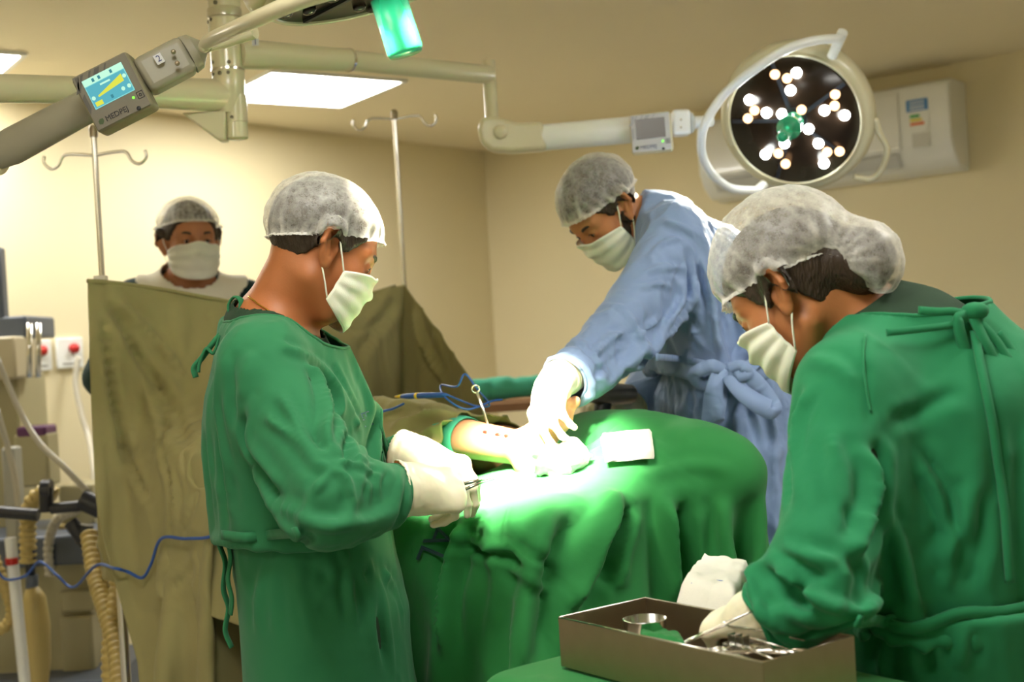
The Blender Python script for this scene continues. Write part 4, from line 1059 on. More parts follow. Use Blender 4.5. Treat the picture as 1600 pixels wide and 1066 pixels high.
RA, GA, GAQ, GAO = person_A()
# ------------------------------------------------------------------ surgeon in blue, far side of the table
FOLDS_B = [
 ([(1010, 395), (1035, 372), (1075, 365)], .008, .006), ([(1000, 420), (1040, 412), (1085, 420)], .008, .006), ([(990, 445), (1030, 440), (1060, 452)], .007, .006),
 ([(1000, 500), (960, 530), (925, 560)], .009, .008), ([(980, 545), (940, 575), (910, 600)], .009, -.007), ([(985, 520), (950, 520), (925, 545)], .008, .006),
 ([(1080, 380), (1085, 440), (1078, 490), (1045, 530)], .010, -.014), ([(1095, 390), (1108, 450), (1120, 520), (1132, 565)], .010, .010),
 ([(1125, 380), (1130, 450), (1145, 520), (1150, 560)], .010, -.008), ([(1040, 500), (1010, 520), (990, 548)], .009, .007),
 ([(1035, 548), (1070, 560), (1110, 572)], .008, .007), ([(1040, 630), (1080, 610), (1120, 588)], .008, .008), ([(1035, 650), (1075, 640), (1110, 610)], .008, -.006),
 ([(1160, 560), (1195, 545), (1225, 520)], .008, .007), ([(1140, 600), (1148, 650), (1150, 700)], .010, .008), ([(1165, 600), (1180, 650), (1190, 710)], .010, -.008),
 ([(1185, 595), (1205, 650), (1212, 700)], .010, .008), ([(1030, 340), (1060, 345), (1100, 370)], .010, .006), ([(1105, 330), (1135, 370), (1160, 430)], .010, .007),
 ([(1060, 480), (1075, 520), (1100, 555)], .009, .007), ([(1170, 440), (1180, 490), (1170, 545)], .010, .008), ([(1200, 450), (1215, 500), (1205, 540)], .010, -.008)]
def person_B():
    root = thing('person', 'person in light blue gown leaning over the table and gripping the raised foot', 'person', (.52, 3.1, 0))
    fwd = unit((-.88, -.30, 0)); lat = A3((-fwd[1], fwd[0], 0))
    hc = F(946, 330, 3.08); M = headM(hc, math.radians(207), math.radians(50), math.radians(0)) @ Matrix.Scale(.97, 4)
    J = dict(nr=.060, head=Fn(968, 338, 3.1), neck=Fn(1030, 356, 3.12), chest=Fn(1100, 440, 3.14), waist=Fn(1140, 600, 3.14), hip=Fn(1150, 720, 3.14),
             shL=Fn(1058, 368, 2.98), elL=Fn(968, 508, 2.80), wrL=Fn(880, 594, 2.61), shR=Fn(1040, 372, 3.32), elR=Fn(1040, 560, 3.44), wrR=Fn(985, 628, 3.34), fwd=fwd)
    skin = skinmat('warm skin', (.46, .19, .075))
    bo, full, body = build_body(root, M, J, lat, skin)
    hair_mesh(root, M); eyes(root, M)
    cap_mesh(root, M, seed=11, hem=(.030, .36)); make_mask(root, M, M_mask)
    bx = [-.10, -.02, -.005, .012, .03, .06, .10]; bz = [-.12, -.12, -.02, .0, -.035, -.05, -.05]
    def bf(q): d = HEAD(q) - .004 + .001 * vnoise(q, 300, 4); return smax(smax(d, q[:, 2] - np.interp(q[:, 0], bx, bz) + .004 * vnoise(q, 200, 5), .004), -.105 - q[:, 2], .004)
    V, Q = sdf_mesh(bf, np.arange(-.04, .11, .0035), np.arange(-.09, .09, .0035), np.arange(-.13, .03, .0035))
    obj('beard', (V @ np.array(M.to_3x3()).T + np.array(M.translation), Q), M_hair, root)
    it = outfit(J, lat, tr=.038, sl=1.22, hemr=.25); it += [(cap(J['waist'], J['hip'], .175, .21, (lat, 1.2)), .03)]
    nc = A3(F(958, 332, 3.1)); ncut = lambda P: np.sqrt(((P - nc) ** 2).sum(1)) - .078
    pin = belt_pin(J, lat, Fn(1135, 577, 3.0)[2], .150, tol=.009, ctr=J['waist'])
    gm, GV, GQ = build_gown(root, body, J, lat, M_blue, ncut, it, grow=1.06, steps=60, pinf=pin, h=.0115, leash=.022, post=lambda V, Q: wrinkle(add_folds(V, Q, [(a, b * .85, c * 1.9) for a, b, c in FOLDS_B]), Q, .0050, 13, 2, sharp=.08), bend=.35)
    gn = vnormals(GV, GQ); S_ = lambda x, y, o=.006: on_surface(GV, gn, x, y, o)
    ribbon([S_(*p) for p in ((1022, 556), (1060, 560), (1100, 568), (1133, 577), (1165, 566), (1200, 545), (1232, 520))], .016, M_blue, gm, 'waist_tie', t=.004, up=(0, -1, 0))
    kn = S_(1134, 577, .015)
    obj('tie_knot', MB().ball(kn, (.018, .014, .014), 14), M_blue, gm)
    D_ = kn[1] - .012
    def loopy(pts, w_): return ribbon([Fn(x, y, D_ + dz) for x, y, dz in pts], w_, M_blue, gm, 'waist_tie', t=.0025, up=lambda t: (math.sin(t * 7) * .5, -1, .2), n=8)
    loopy([(1134, 578, 0), (1122, 600, -.02), (1117, 630, -.02), (1114, 655, -.01), (1122, 668, 0)], .052)
    loopy([(1132, 580, 0), (1112, 572, -.02), (1085, 585, -.01), (1100, 600, .0), (1130, 584, .0)], .030)
    loopy([(1138, 580, 0), (1152, 605, -.02), (1175, 625, -.025), (1205, 640, -.02), (1196, 620, -.01), (1170, 590, -.01), (1142, 576, 0)], .045)
    loopy([(1136, 576, 0), (1160, 572, -.01), (1168, 583, -.015), (1150, 590, -.01)], .026)
    mL = hd_frame(F(866, 603, 2.57), F(848, 655, 2.46), (-.55, -.6, .6)); mR = hd_frame(F(975, 630, 3.33), F(925, 622, 3.25), (.1, -.3, .9))
    glove(root, mL, -1, [[.5, .9, .5], [.5, .9, .5], [.6, 1., .5], [.7, 1., .5]], cuff=(F(888, 583, 2.63), mL.translation, .042, .032), label='gripping glove', thumb=(.6, .55, -.65))
    glove(root, mR, 1, [.7] * 4, cuff=(F(998, 628, 3.36), mR.translation, .046, .036), label='far glove holding a drill', thumb=(.8, .4, -.4), h=.0035)
    legwear(root, body, J, M_scrub)
    return root
RB = person_B()
# ------------------------------------------------------------------ woman in green at the instrument table
FOLDS_C = [
 ([(1232, 640), (1222, 720), (1225, 800)], .010, -.008), ([(1258, 600), (1240, 660), (1232, 740)], .010, .008), ([(1290, 660), (1310, 740), (1325, 800)], .012, .008),
 ([(1300, 700), (1318, 770), (1345, 840)], .008, -.006), ([(1188, 858), (1230, 900), (1290, 940), (1330, 950)], .011, .014), ([(1200, 890), (1235, 930), (1290, 965)], .010, -.010),
 ([(1205, 850), (1260, 865), (1320, 880)], .010, .009), ([(1172, 925), (1200, 975), (1260, 1000)], .009, .010), ([(1190, 935), (1215, 985), (1280, 1010)], .008, -.007),
 ([(1368, 680), (1382, 740), (1376, 820), (1362, 870)], .014, -.013), ([(1358, 690), (1372, 750), (1352, 830), (1330, 870)], .012, .012),
 ([(1430, 700), (1465, 780), (1480, 860), (1470, 940)], .009, .010), ([(1440, 690), (1478, 770), (1492, 850)], .008, -.006), ([(1385, 790), (1400, 860), (1425, 920), (1440, 960)], .012, .010),
 ([(1520, 740), (1500, 830), (1450, 900)], .012, .008), ([(1540, 760), (1530, 850), (1500, 930)], .012, -.008), ([(1390, 660), (1440, 640), (1500, 600)], .012, -.005),
 ([(1355, 530), (1354, 600), (1362, 680)], .005, -.003), ([(1368, 990), (1372, 1060)], .010, .010), ([(1440, 1000), (1446, 1060)], .012, -.008), ([(1500, 990), (1505, 1050)], .012, .008),
 ([(1250, 560), (1300, 570), (1340, 600)], .012, .005), ([(1330, 860), (1350, 900), (1345, 950)], .012, -.008)]
def person_C():
    root = thing('person', 'person in green gown seen from behind, reaching into the steel instrument tray', 'person', (.68, 1.86, 0))
    fwd = unit((-.60, .80, 0)); lat = A3((-fwd[1], fwd[0], 0))
    hc = F(1246, 462, 1.885); M = headM(hc, math.radians(150), math.radians(38), math.radians(4)) @ Matrix.Scale(.96, 4)
    J = dict(nr=.058, head=Fn(1290, 470, 1.885), neck=Fn(1425, 535, 1.88), chest=Fn(1495, 640, 1.86), waist=Fn(1500, 930, 1.86), hip=Fn(1485, 1080, 1.93),
             shL=Fn(1330, 610, 1.76), elL=Fn(1282, 870, 1.64), wrL=Fn(1204, 958, 1.68), shR=Fn(1600, 600, 2.02), elR=Fn(1580, 860, 2.14), wrR=Fn(1450, 960, 2.2), fwd=fwd)
    skin = skinmat('brown skin', (.42, .16, .055))
    bo, full, body = build_body(root, M, J, lat, skin, k=.98)
    bun = ell((-.108, 0, -.028), (.050, .052, .054)); low = ell((-.085, 0, .00), (.03, .045, .04))
    hair_mesh(root, M, extra=lambda q: smin(bun(q), low(q), .02), line=([-.16, -.10, -.06, -.035, -.012, .004, .018, .03, .045, .06, .1], [-.05, -.075, -.070, -.055, .0, .030, -.02, -.006, .03, .055, .075]))
    eyes(root, M)
    def wf(V, kk):
        a = np.arctan2(V[:, 1] - .03, V[:, 2] + .02); c = A3((-.088, .075, -.010)); r = np.linalg.norm(V - c, axis=1)
        th = np.arctan2(V[:, 2] - c[2], V[:, 0] - c[0]); rr = np.sin(th * 17 + 6 * r * 10) * np.exp(-r / .045)
        return rr * .003 - .012 * np.exp(-(r / .028) ** 2), np.clip(rr, 0, 1) * .9 + .4 * np.exp(-(r / .03) ** 2)
    cap_mesh(root, M, c=(-.018, 0, .050), r=(.120, .103, .120), hem=(.028, .30), extra=ell((-.108, 0, -.028), (.060, .062, .064)), xb=-.088, seed=21, folds=wf, amp=1.1)
    make_mask(root, M, M_mask, pleat=.0026)
    scrub_top(root, body, J, Fn(1262, 380, 1.885), .138, sq=(1, 1, 1), ztop=2., off=.007, m=M_scrub)
    it = outfit(J, lat, k=1.0, tr=.03, sl=1.12, hemr=.24)
    nc = A3(F(1420, 400, 1.86)); ncut = lambda P: np.sqrt(((P - nc) ** 2).sum(1)) - .126
    pin = belt_pin(J, lat, Fn(1480, 958, 1.75)[2], .158, tilt=(0, 0), tol=.008, ctr=J['waist'])
    gm, GV, GQ = build_gown(root, body, J, lat, M_green2, ncut, it, grow=1.05, steps=60, pinf=pin, h=.0095, leash=.02, post=lambda V, Q: wrinkle(add_folds(V, Q, [(a, b * .85, c * 1.25) for a, b, c in FOLDS_C]), Q, .0022, 9, 4))
    gn = vnormals(GV, GQ); S_ = lambda x, y, o=.006: on_surface(GV, gn, x, y, o)
    ribbon([S_(*p) for p in ((1336, 966), (1375, 972), (1410, 978), (1445, 978), (1500, 965), (1560, 955), (1612, 945))], .016, M_green2, gm, 'waist_tie', t=.004, up=(0, -1, 0))
    # neck ties: knot, short tail to the left, two hanging tails and a loop
    k0 = S_(1515, 495, .014); obj('tie_knot', MB().ball(k0, (.020, .014, .013), 14), M_green2, gm)
    kk = k0[1] - .006
    tie = lambda pts, w_=.013: ribbon([Fn(x, y, kk + dz) for x, y, dz in pts], w_, M_green2, gm, 'neck_tie', t=.003, n=7, up=lambda t: (.2 * math.sin(9 * t), -1, .1))
    tie([(1512, 492, 0), (1490, 487, -.005), (1465, 487, -.008), (1435, 485, -.008)], .011)
    tie([(1512, 494, 0), (1498, 497, -.008), (1500, 520, -.01), (1512, 560, -.005), (1522, 590, .0), (1528, 615, .0)], .015)
    tie([(1520, 496, 0), (1540, 535, -.008), (1560, 575, -.004), (1582, 605, .0), (1592, 640, .0), (1594, 675, .0)], .014)
    tie([(1520, 494, 0), (1555, 530, .0), (1580, 570, .0), (1600, 605, .0), (1612, 590, .01), (1590, 560, .01), (1560, 520, .01)], .012)
    tie([(1385, 520, -.03), (1440, 514, -.02), (1485, 508, -.01), (1512, 498, 0)], .010)
    bk = [S_(x, y, .004) for x, y in ((1520, 520), (1536, 600), (1547, 660), (1560, 740), (1566, 800), (1570, 860), (1575, 910))]
    ribbon(bk, .012, M_green2, gm, 'back_tie', t=.003, up=(0, -1, 0))
    sm = [S_(x, y, .001) for x, y in ((1352, 525), (1349, 560), (1352, 600), (1360, 645))]
    obj('shoulder_seam', MB().tube([Vector(p) for p in spline(sm, 8)], .0016, 6), M_green2, gm)
    mL = hd_frame(F(1184, 958, 1.70), F(1112, 978, 1.76), (.1, -.45, .9)) @ Matrix.Scale(.88, 4)
    glove(root, mL, -1, [[.28, .35, .2], [.95, .9, .5], [1.05, .9, .5], [1.1, .9, .5]], cuff=(F(1215, 955, 1.675), mL.translation, .036, .031), label='glove reaching into the tray', thumb=(.8, .35, -.45))
    legwear(root, body, J, M_scrub)
    return root
RC = person_C()
# ------------------------------------------------------------------ masked man behind the screen
def person_D():
    root = thing('person', 'person in white collar and dark vest watching from behind the khaki screen', 'person', (-.98, 4.0, 0))
    hc = F(297, 380, 4.02); yaw = math.radians(-62); M = headM(hc, yaw, math.radians(6), 0)
    fwd = A3((math.cos(yaw), math.sin(yaw), 0)); lat = A3((-math.sin(yaw), math.cos(yaw), 0))
    J = dict(nr=.056, head=Fn(297, 395, 4.03), neck=Fn(292, 455, 4.08), chest=Fn(290, 560, 4.1), waist=Fn(300, 720, 4.12), hip=Fn(305, 800, 4.12),
             shR=Fn(214, 470, 4.08), elR=Fn(160, 590, 4.0), wrR=Fn(215, 680, 3.85), shL=Fn(382, 470, 4.14), elL=Fn(480, 560, 4.25), wrL=Fn(560, 512, 4.22), fwd=fwd)
    skin = skinmat('light brown skin', (.42, .17, .075))
    hd = hd_frame(F(560, 512, 4.2), F(575, 470, 4.18), (0, 1, .3)); hf = hand_fn(hd, 1, [.6] * 4)
    bo, full, body = build_body(root, M, J, lat, skin, hands=[hf], fine=.004, coarse=.011)
    hair_mesh(root, M, h=.005); eyes(root, M)
    cap_mesh(root, M, seed=31, hem=(.050, .22), h=.006, c=(-.018, 0, .050), r=(.112, .098, .096)); make_mask(root, M, M_maskw)
    it = outfit(J, lat, tr=.0, sl=.86, hem=.8, hemr=.19)
    f0 = U(it, .03); nc = A3(F(297, 425, 4.02)); sh = lambda P: smax(f0(P), -(np.sqrt(((P - nc) ** 2).sum(1)) - .095), .01)
    pts = np.array([A3(v) for k, v in J.items() if k not in ('fwd', 'nr', 'head')]); lo = pts.min(0) - .25; hi = pts.max(0) + .2; lo[2] = .8
    V, Q = sdf_mesh(sh, *[np.arange(lo[i], hi[i], .013) for i in range(3)])
    w_ = [A3(J['wrL']), A3(J['wrR'])]; keep = np.ones(len(V), bool)
    for q, e in zip(w_, (J['elL'], J['elR'])): d = unit(q - A3(e)); keep &= ~((((V - q) @ d) > -.01) & (np.linalg.norm(V - q, axis=1) < .12))
    V, Q = trim(V, Q, keep & (V[:, 2] > .82)); V = V + vnormals(V, Q) * (.006 * vnoise(V, 14, 3, 2))[:, None]
    obj('vest', (V, Q), M_navy, root)
    cl = lambda P: body(P) - .016; c0 = A3(F(299, 400, 4.02)); cut = lambda P: np.sqrt(((P - c0) ** 2).sum(1))
    V, Q = sdf_mesh(cl, *[np.arange(nc[i] - .2, nc[i] + .2, .009) for i in range(3)]); V, Q = trim(V, Q, (cut(V) > .100) & (cut(V) < .20))
    o = obj('shirt_collar', (smooth_mesh(V, Q, 2), Q), M_whitec, root); solid(o, .003, 1)
    legwear(root, body, J, M_navy)
    return root
RD = person_D()
# ------------------------------------------------------------------ operating table, patient and drapes
UA = A3((.70, -.714, 0)); UV = A3((.714, .70, 0)); E0 = A3((.225, 2.44, 0)); TOP = 1.03
ax_pt = lambda a, v, z: E0 - UA * a + UV * v + A3((0, 0, z))      # a metres from the foot end, v across (+ = far side)
def boxsdf(c, half, Rm, r):
    c = A3(c); h = A3(half) - r
    def f(P): q = np.abs((P - c) @ Rm) - h; return np.sqrt((np.maximum(q, 0) ** 2).sum(1)) + np.minimum(q.max(1), 0) - r
    return f
TR = np.stack([UA, UV, A3((0, 0, 1))], 1); TRM = Matrix([list(r) for r in TR])
tb = thing('operating_table', 'operating table under the green and khaki drapes', 'operating table', tuple(ax_pt(.9, 0, 0)))
bevel(obj('mattress', MB().box(Vector(ax_pt(.80, 0, TOP - .055)), (1.48, .50, .09), TRM), mat('black mattress vinyl', (.02, .02, .022), .5), tb, 'auto'), .03, 3)
obj('head_section', MB().box(Vector(ax_pt(1.73, 0, TOP - .04)), (.38, .26, .07), TRM), bpy.data.materials['black mattress vinyl'], tb, 'auto')
obj('table_frame', MB().box(Vector(ax_pt(.78, 0, TOP - .12)), (1.36, .44, .05), TRM), M_steel, tb, 'auto')
obj('table_column', MB().box(Vector(ax_pt(1.0, 0, .49)), (.34, .30, .86), TRM), M_steel, tb, 'auto')
obj('table_base', MB().box(Vector(ax_pt(1.0, 0, .05)), (1.1, .46, .10), TRM), M_steel, tb, 'auto')
table_s = boxsdf(ax_pt(.98, 0, TOP - .35), (.97, .285, .35), TR, .03)

# patient
heel = Fn(828, 733, 2.60); fd = unit((.46, -.34, .78)); kneeP = Fn(650, 672, 2.95); ankle = heel + fd * .040 + unit(kneeP - heel) * .042
lz = unit(kneeP - ankle); fz = unit(lz - fd * (lz @ fd)); fy = np.cross(fz, fd)
FM = Matrix(np.stack([fd, fy, fz], 1).tolist()).to_4x4(); FM = FM @ Matrix.Scale(.90, 4); FM.translation = Vector(heel)
def foot_fn():
    it = [ell((.004, 0, .012), (.034, .031, .034)), (cap((.01, 0, .008), (.12, .002, .006), .024, .024, ((0, 1, 0), 1.35)), .02), (ell((.135, .002, .006), (.030, .043, .020)), .02),
          (cap((.028, 0, .055), (.13, .004, .018), .034, .020, ((0, 1, 0), 1.15)), .03)]
    for y, x, l_, r in ((.032, .155, .038, .0135), (.011, .162, .030, .0098), (-.006, .158, .026, .0092), (-.021, .150, .023, .0088), (-.034, .140, .020, .0085)):
        it += [(cap((x - .012, y, .008), (x + l_ * .6, y * .98, .012), r * .9, r * .85), .008), (ell((x + l_ * .75, y * .97, .008), (r * 1.1, r, r * .95)), .005)]
    return local(U(it, .02), FM)
hipL, hipR = ax_pt(.98, -.09, TOP + .10), ax_pt(.98, .10, TOP + .10); kR = ax_pt(.52, .14, TOP + .07)
pt_head = headM(Vector(ax_pt(1.86, 0, TOP + .11)), math.atan2(-UA[1], UA[0]) * 0, math.radians(-90), 0)
pit = [cap(ax_pt(1.62, -.05, TOP + .11), ax_pt(1.02, 0, TOP + .11), .11, .105, (UV, 1.4)), (cap(ax_pt(1.50, -.17, TOP + .10), ax_pt(1.50, .17, TOP + .10), .07), .05), (cap(hipL, kneeP + [0, 0, .0], .085, .055), .05), (cap(kneeP, ankle, .052, .034), .03), (foot_fn(), .02),
       (cap(hipR, kR, .085, .055), .05), (cap(kR, ax_pt(.20, .17, TOP + .05), .052, .034), .03),
       (cap(ax_pt(1.66, 0, TOP + .11), ax_pt(1.80, 0, TOP + .10), .06, .055), .04), (ell(ax_pt(1.88, 0, TOP + .11), (.10, .085, .10)), .03),
       (cap(ax_pt(1.48, .22, TOP + .08), ax_pt(1.1, .25, TOP + .05), .045, .04), .03), (cap(ax_pt(1.48, -.22, TOP + .08), ax_pt(1.1, -.24, TOP + .05), .045, .04), .03)]
patient = U(pit, .03)
pr = thing('person', 'patient lying under drapes with one bare foot raised in bright light', 'person', tuple(ax_pt(1.0, 0, 0)))
M_pskin = skinmat('pale patient skin', (.55, .27, .14))
lo, hi = ax_pt(2.0, 0, 0) - [.35, .35, 0], ax_pt(-.05, 0, 0) + [.30, .35, 0]
X = axis(min(lo[0], -1.5), .55, .014, (heel[0] - .08, heel[0] + .16, .004)); Y = axis(2.2, 4.2, .014, (heel[1] - .16, heel[1] + .08, .004)); Z = axis(TOP - .02, TOP + .34, .010, (heel[2] - .05, heel[2] + .2, .004))
V, Q = sdf_mesh(patient, X, Y, Z); po = obj('body', (V, Q), M_pskin, pr)
# stockinette and marks on the leg
st0, st1 = kneeP + (ankle - kneeP) * .16, kneeP + (ankle - kneeP) * .50
stm = MB().tube([Vector(st0 + (st1 - st0) * t) for t in np.linspace(0, 1, 9)], [.0530 - .0060 * t + .0008 * math.sin(t * 30) for t in np.linspace(0, 1, 9)], 32, cap=False)
M_aqua = clothmat('aqua elastic wrap', (.07, .42, .28))
solid(obj('leg_wrap', stm, M_aqua, pr), .002)
wm = mat('red wound', (.38, .02, .012), .25)
p0 = kneeP + (ankle - kneeP) * .80
for k, (t, o_) in enumerate(((.70, .0), (.80, .006), (.90, .0))):
    c = kneeP + (ankle - kneeP) * t; c = c + unit(A3((0, -1, .55))) * .03
    for _ in range(5): c = c - unit(grad(patient, c[None])[0]) * patient(c[None])[0]
    obj('wound', MB().ball(Vector(c), (.010, .004, .004), 12, frame(Vector(unit(ankle - kneeP)) + Vector((0, 0, o_ * 40 - .1)))), wm, pr)['label'] = 'small red wound'

# green drape over the foot end
def sheet(o, u, v, lu, lv, h, jit=.004, seed=2):
    nu, nv = int(lu / h) + 1, int(lv / h) + 1; a = np.linspace(0, lu, nu); b = np.linspace(0, lv, nv)
    P = (A3(o) + a[:, None, None] * A3(u) + b[None, :, None] * A3(v)).reshape(-1, 3); P[:, 2] += jit * vnoise(P, 9, seed, 2); return P, grid_faces(nu, nv), nu, nv
mound = U([ell(ax_pt(.22, .18, TOP + .03), (.22, .12, .125), TR), ell(ax_pt(.04, .19, TOP + .03), (.18, .11, .10), TR), ell(ax_pt(.10, -.05, TOP + .0), (.12, .18, .035), TR)], .06)
green_s = lambda P: smin(table_s(P), mound(P), .05)
P, FQ, nu, nv = sheet(ax_pt(.92, -.86, TOP + .16), UA, UV, 1.56, 1.74, .021)
lo, hi = P.min(0) - .1, P.max(0) + .2; lo[2] = -.05
fl = Field(lambda P: np.minimum(green_s(P), P[:, 2] - .02), lo, hi, .02)
P = cloth(P, FQ, fl, None, 1.0, 110, 9, g=2.2, dt=.016, thick=.008, bend=.22, fric=.5, damp=.985)
GD, GF = refine(smooth_mesh(P, FQ, 1, .3), nu, nv)
GD = add_folds(GD, GF, [([(965, 760), (945, 830), (915, 900), (890, 960)], .020, .030), ([(985, 770), (965, 850), (950, 930)], .016, -.030), ([(1040, 760), (1048, 830), (1052, 900), (1056, 960)], .018, .028), ([(1072, 780), (1075, 850), (1085, 920)], .016, -.022), ([(1120, 770), (1140, 840), (1150, 900)], .016, .014),
    ([(905, 770), (880, 860), (860, 950), (850, 1040)], .022, -.020), ([(870, 780), (835, 880), (815, 980), (810, 1050)], .020, .016), ([(700, 850), (735, 862), (790, 878), (850, 905)], .008, -.014), ([(720, 840), (760, 856), (800, 862)], .007, .010), ([(780, 890), (815, 900), (850, 912), (880, 925)], .008, .010), ([(800, 845), (840, 870), (885, 900)], .009, -.010),
    ([(735, 800), (705, 870), (692, 950), (690, 1040)], .014, .030), ([(760, 800), (770, 900), (760, 1000)], .016, .010), ([(900, 712), (950, 690), (1000, 668)], .010, .008), ([(1000, 740), (1080, 725), (1150, 730)], .012, .006), ([(890, 700), (925, 680), (960, 655)], .010, -.008)])
GD = wrinkle(GD, GF, .0022, 9, 8)
gd = obj('green_drape', (GD, GF), M_green3); solid(gd, .0025, 0); tag(gd, 'large green drape hanging over the foot end of the operating table', 'drape')
# khaki drape over the body
P, FQ, nu, nv = sheet(ax_pt(1.60, -.62, TOP + .34), UA, UV, 1.09, 1.30, .020, seed=6)
pf = lambda P: np.minimum(smin(patient(P), table_s(P), .04), P[:, 2] - .03)
lo, hi = P.min(0) - .1, P.max(0) + .2; lo[2] = -.05; fl = Field(pf, lo, hi, .02)
P = cloth(P, FQ, fl, None, 1.03, 110, 8, g=2.2, dt=.016, thick=.014, bend=.2, fric=.4, damp=.985)
KD, KF = refine(smooth_mesh(P, FQ, 1, .3), nu, nv); KD = add_folds(KD, KF, [([(600, 668), (640, 650), (690, 640), (730, 636)], .012, .016), ([(620, 690), (660, 672), (700, 660), (750, 655)], .010, .014), ([(650, 700), (690, 684), (740, 672)], .010, -.012), ([(590, 640), (640, 625), (690, 622)], .014, .010), ([(640, 600), (690, 606), (740, 622)], .016, -.012), ([(700, 650), (730, 668), (752, 690)], .009, .012), ([(560, 620), (600, 606), (650, 604)], .018, .012), ([(760, 640), (790, 632), (820, 640)], .012, .012)]); KD = wrinkle(KD, KF, .007, 9, 5, stretch=(1, 1, 1), sharp=.12); kd = obj('khaki_drape', (KD, KF), M_khaki); solid(kd, .0025, 0); tag(kd, 'khaki drape over the patient body beyond the green drape', 'drape')

# poles and screen
def pole(p, ztop, label, hooks, side):
    t = thing('drip_stand', label, 'drip stand', (p[0], p[1], 0))
    obj('lower_tube', MB().tube([(p[0], p[1], .12), (p[0], p[1], 1.35)], .0125, 16), M_chrome, t, 'auto')
    obj('upper_tube', MB().tube([(p[0], p[1], 1.35), (p[0], p[1], ztop)], .0075, 16), M_chrome, t, 'auto')
    obj('clamp_collar', MB().lathe([(.015, 1.18), (.017, 1.185), (.017, 1.22), (.013, 1.225)], (p[0], p[1], 0), n=20), M_white, t, 'auto')
    obj('top_cap', MB().lathe([(.010, ztop - .03), (.012, ztop - .01), (.008, ztop)], (p[0], p[1], 0), n=16), M_steel, t, 'auto')
    for s in (-1, 1):
        a = Vector((p[0], p[1], hooks)); d = Vector(side) * s
        pts = [a, a + d * .05 + Vector((0, 0, .006)), a + d * .08 + Vector((0, 0, .004)), a + d * .095 + Vector((0, 0, -.02)), a + d * .115 + Vector((0, 0, -.028)), a + d * .132 + Vector((0, 0, -.012)), a + d * .130 + Vector((0, 0, .006))]
        obj('hook', MB().tube([Vector(q) for q in spline(pts, 5)], .0042, 8), M_chrome, t)
    for k in range(5):
        a = 2 * PI * k / 5 + .3; d = Vector((math.cos(a), math.sin(a), 0)); b = Vector((p[0], p[1], .12))
        obj('leg', MB().tube([b, b + d * .15 + Vector((0, 0, -.03)), b + d * .26 + Vector((0, 0, -.065))], .012, 10), M_chrome, t)
        c = b + d * .26 + Vector((0, 0, -.094)); obj('caster', MB().tube([c - d.cross(Vector((0, 0, 1))) * .01, c + d.cross(Vector((0, 0, 1))) * .01], .024, 16), M_black, t, 'auto')
    return t
pLp, pRp = Fn(160, 440, 3.30), Fn(632, 445, 4.05)
pole(pLp, F(147, 196, 3.3).z, 'thin chrome drip stand at the left corner of the khaki screen', F(148, 243, 3.3).z, (1, 0, 0))
pole(pRp, F(614, 172, 4.05).z, 'chrome drip stand behind the right peak of the khaki screen', F(614, 186, 4.05).z, (1, 0, 0))
bl = obj('pole_clip', MB().box(Vector(pLp) + Vector((0, -.012, -.004)), (.028, .03, .036)), M_whitec, None, 'auto'); tag(bl, 'small pale clip holding the khaki screen to the left drip stand', 'clip')
dLR = pRp - pLp; dl = np.linalg.norm(dLR[:2]); dd = unit((dLR[0], dLR[1], 0)); nn_ = A3((dd[1], -dd[0], 0)) # towards the camera
Hs, Ws, h = 1.22, dl * 1.06 + np.linalg.norm(Fn(752, 614, 3.62) - pRp), .022
nu, nv = int(Ws / h) + 1, int(Hs / h) + 1; a = np.linspace(0, Ws, nu); b = np.linspace(0, Hs, nv); P = np.zeros((nu, nv, 3))
aR = dl * 1.06
for i, s in enumerate(a):
    t = min(s / aR, 1); base = pLp + dd * dl * t; base[2] = pLp[2] + (pRp[2] - pLp[2]) * t
    sag = -.10 * math.sin(PI * t) ** 1.2 * (.35 + .65 * t)
    over = max(s - aR, 0)
    for j, r in enumerate(b):
        lc = .17 * min(1, max(0, (r - .50) / .36)) ** 1.3 * max(0, 1 - s / .9)      # the left edge sweeps in below
        P[i, j] = base - dd * .03 * max(0, 1 - s / .2) + A3((0, 0, sag - r)) + dd * lc + A3((.10, -1, 0)) * (.06 + .50 * min(1, max(0, (r - .05) / .42)) ** 1.2 * min(1, max(0, s - .02) / .5) * min(1, max(0, aR - s) / .4)) + nn_ * ( .012 * math.sin(s * 11 + r * 2) * min(1, r * 2)) + (unit(Fn(752, 614, 3.62) - pRp) * over)
P = P.reshape(-1, 3); FQ = grid_faces(nu, nv)
top = np.arange(nu) * nv; pin = top; pinp = top[a <= aR + .001]
pin2 = np.concatenate([pin, [top[0] + 1]])
arm = cap(Fn(308, 716, 3.08), Fn(440, 700, 3.12), .028)
bd_ = obj('arm_board', MB().tube([F(345, 722, 3.10), F(440, 708, 3.14)], .016, 16), bpy.data.materials['black mattress vinyl'], tb)
ps = lambda P: np.minimum(np.minimum(smin(patient(P), table_s(P), .04), arm(P)), P[:, 2] - .03)
lo, hi = P.min(0) - .35, P.max(0) + .35; lo[2] = -.05; fl = Field(ps, lo, hi, .022)
tg = P[pin2].copy()
P = cloth(P, FQ, fl, (pin2, tg), lambda M_: 1.02, 110, 8, g=2.2, dt=.016, thick=.022, bend=.2, fric=.4, damp=.98)
SC0 = smooth_mesh(P, FQ, 1, .3); SC, SF = refine(SC0, nu, nv)
SC = wrinkle(SC, SF, .005, 7, 2, sharp=.1)
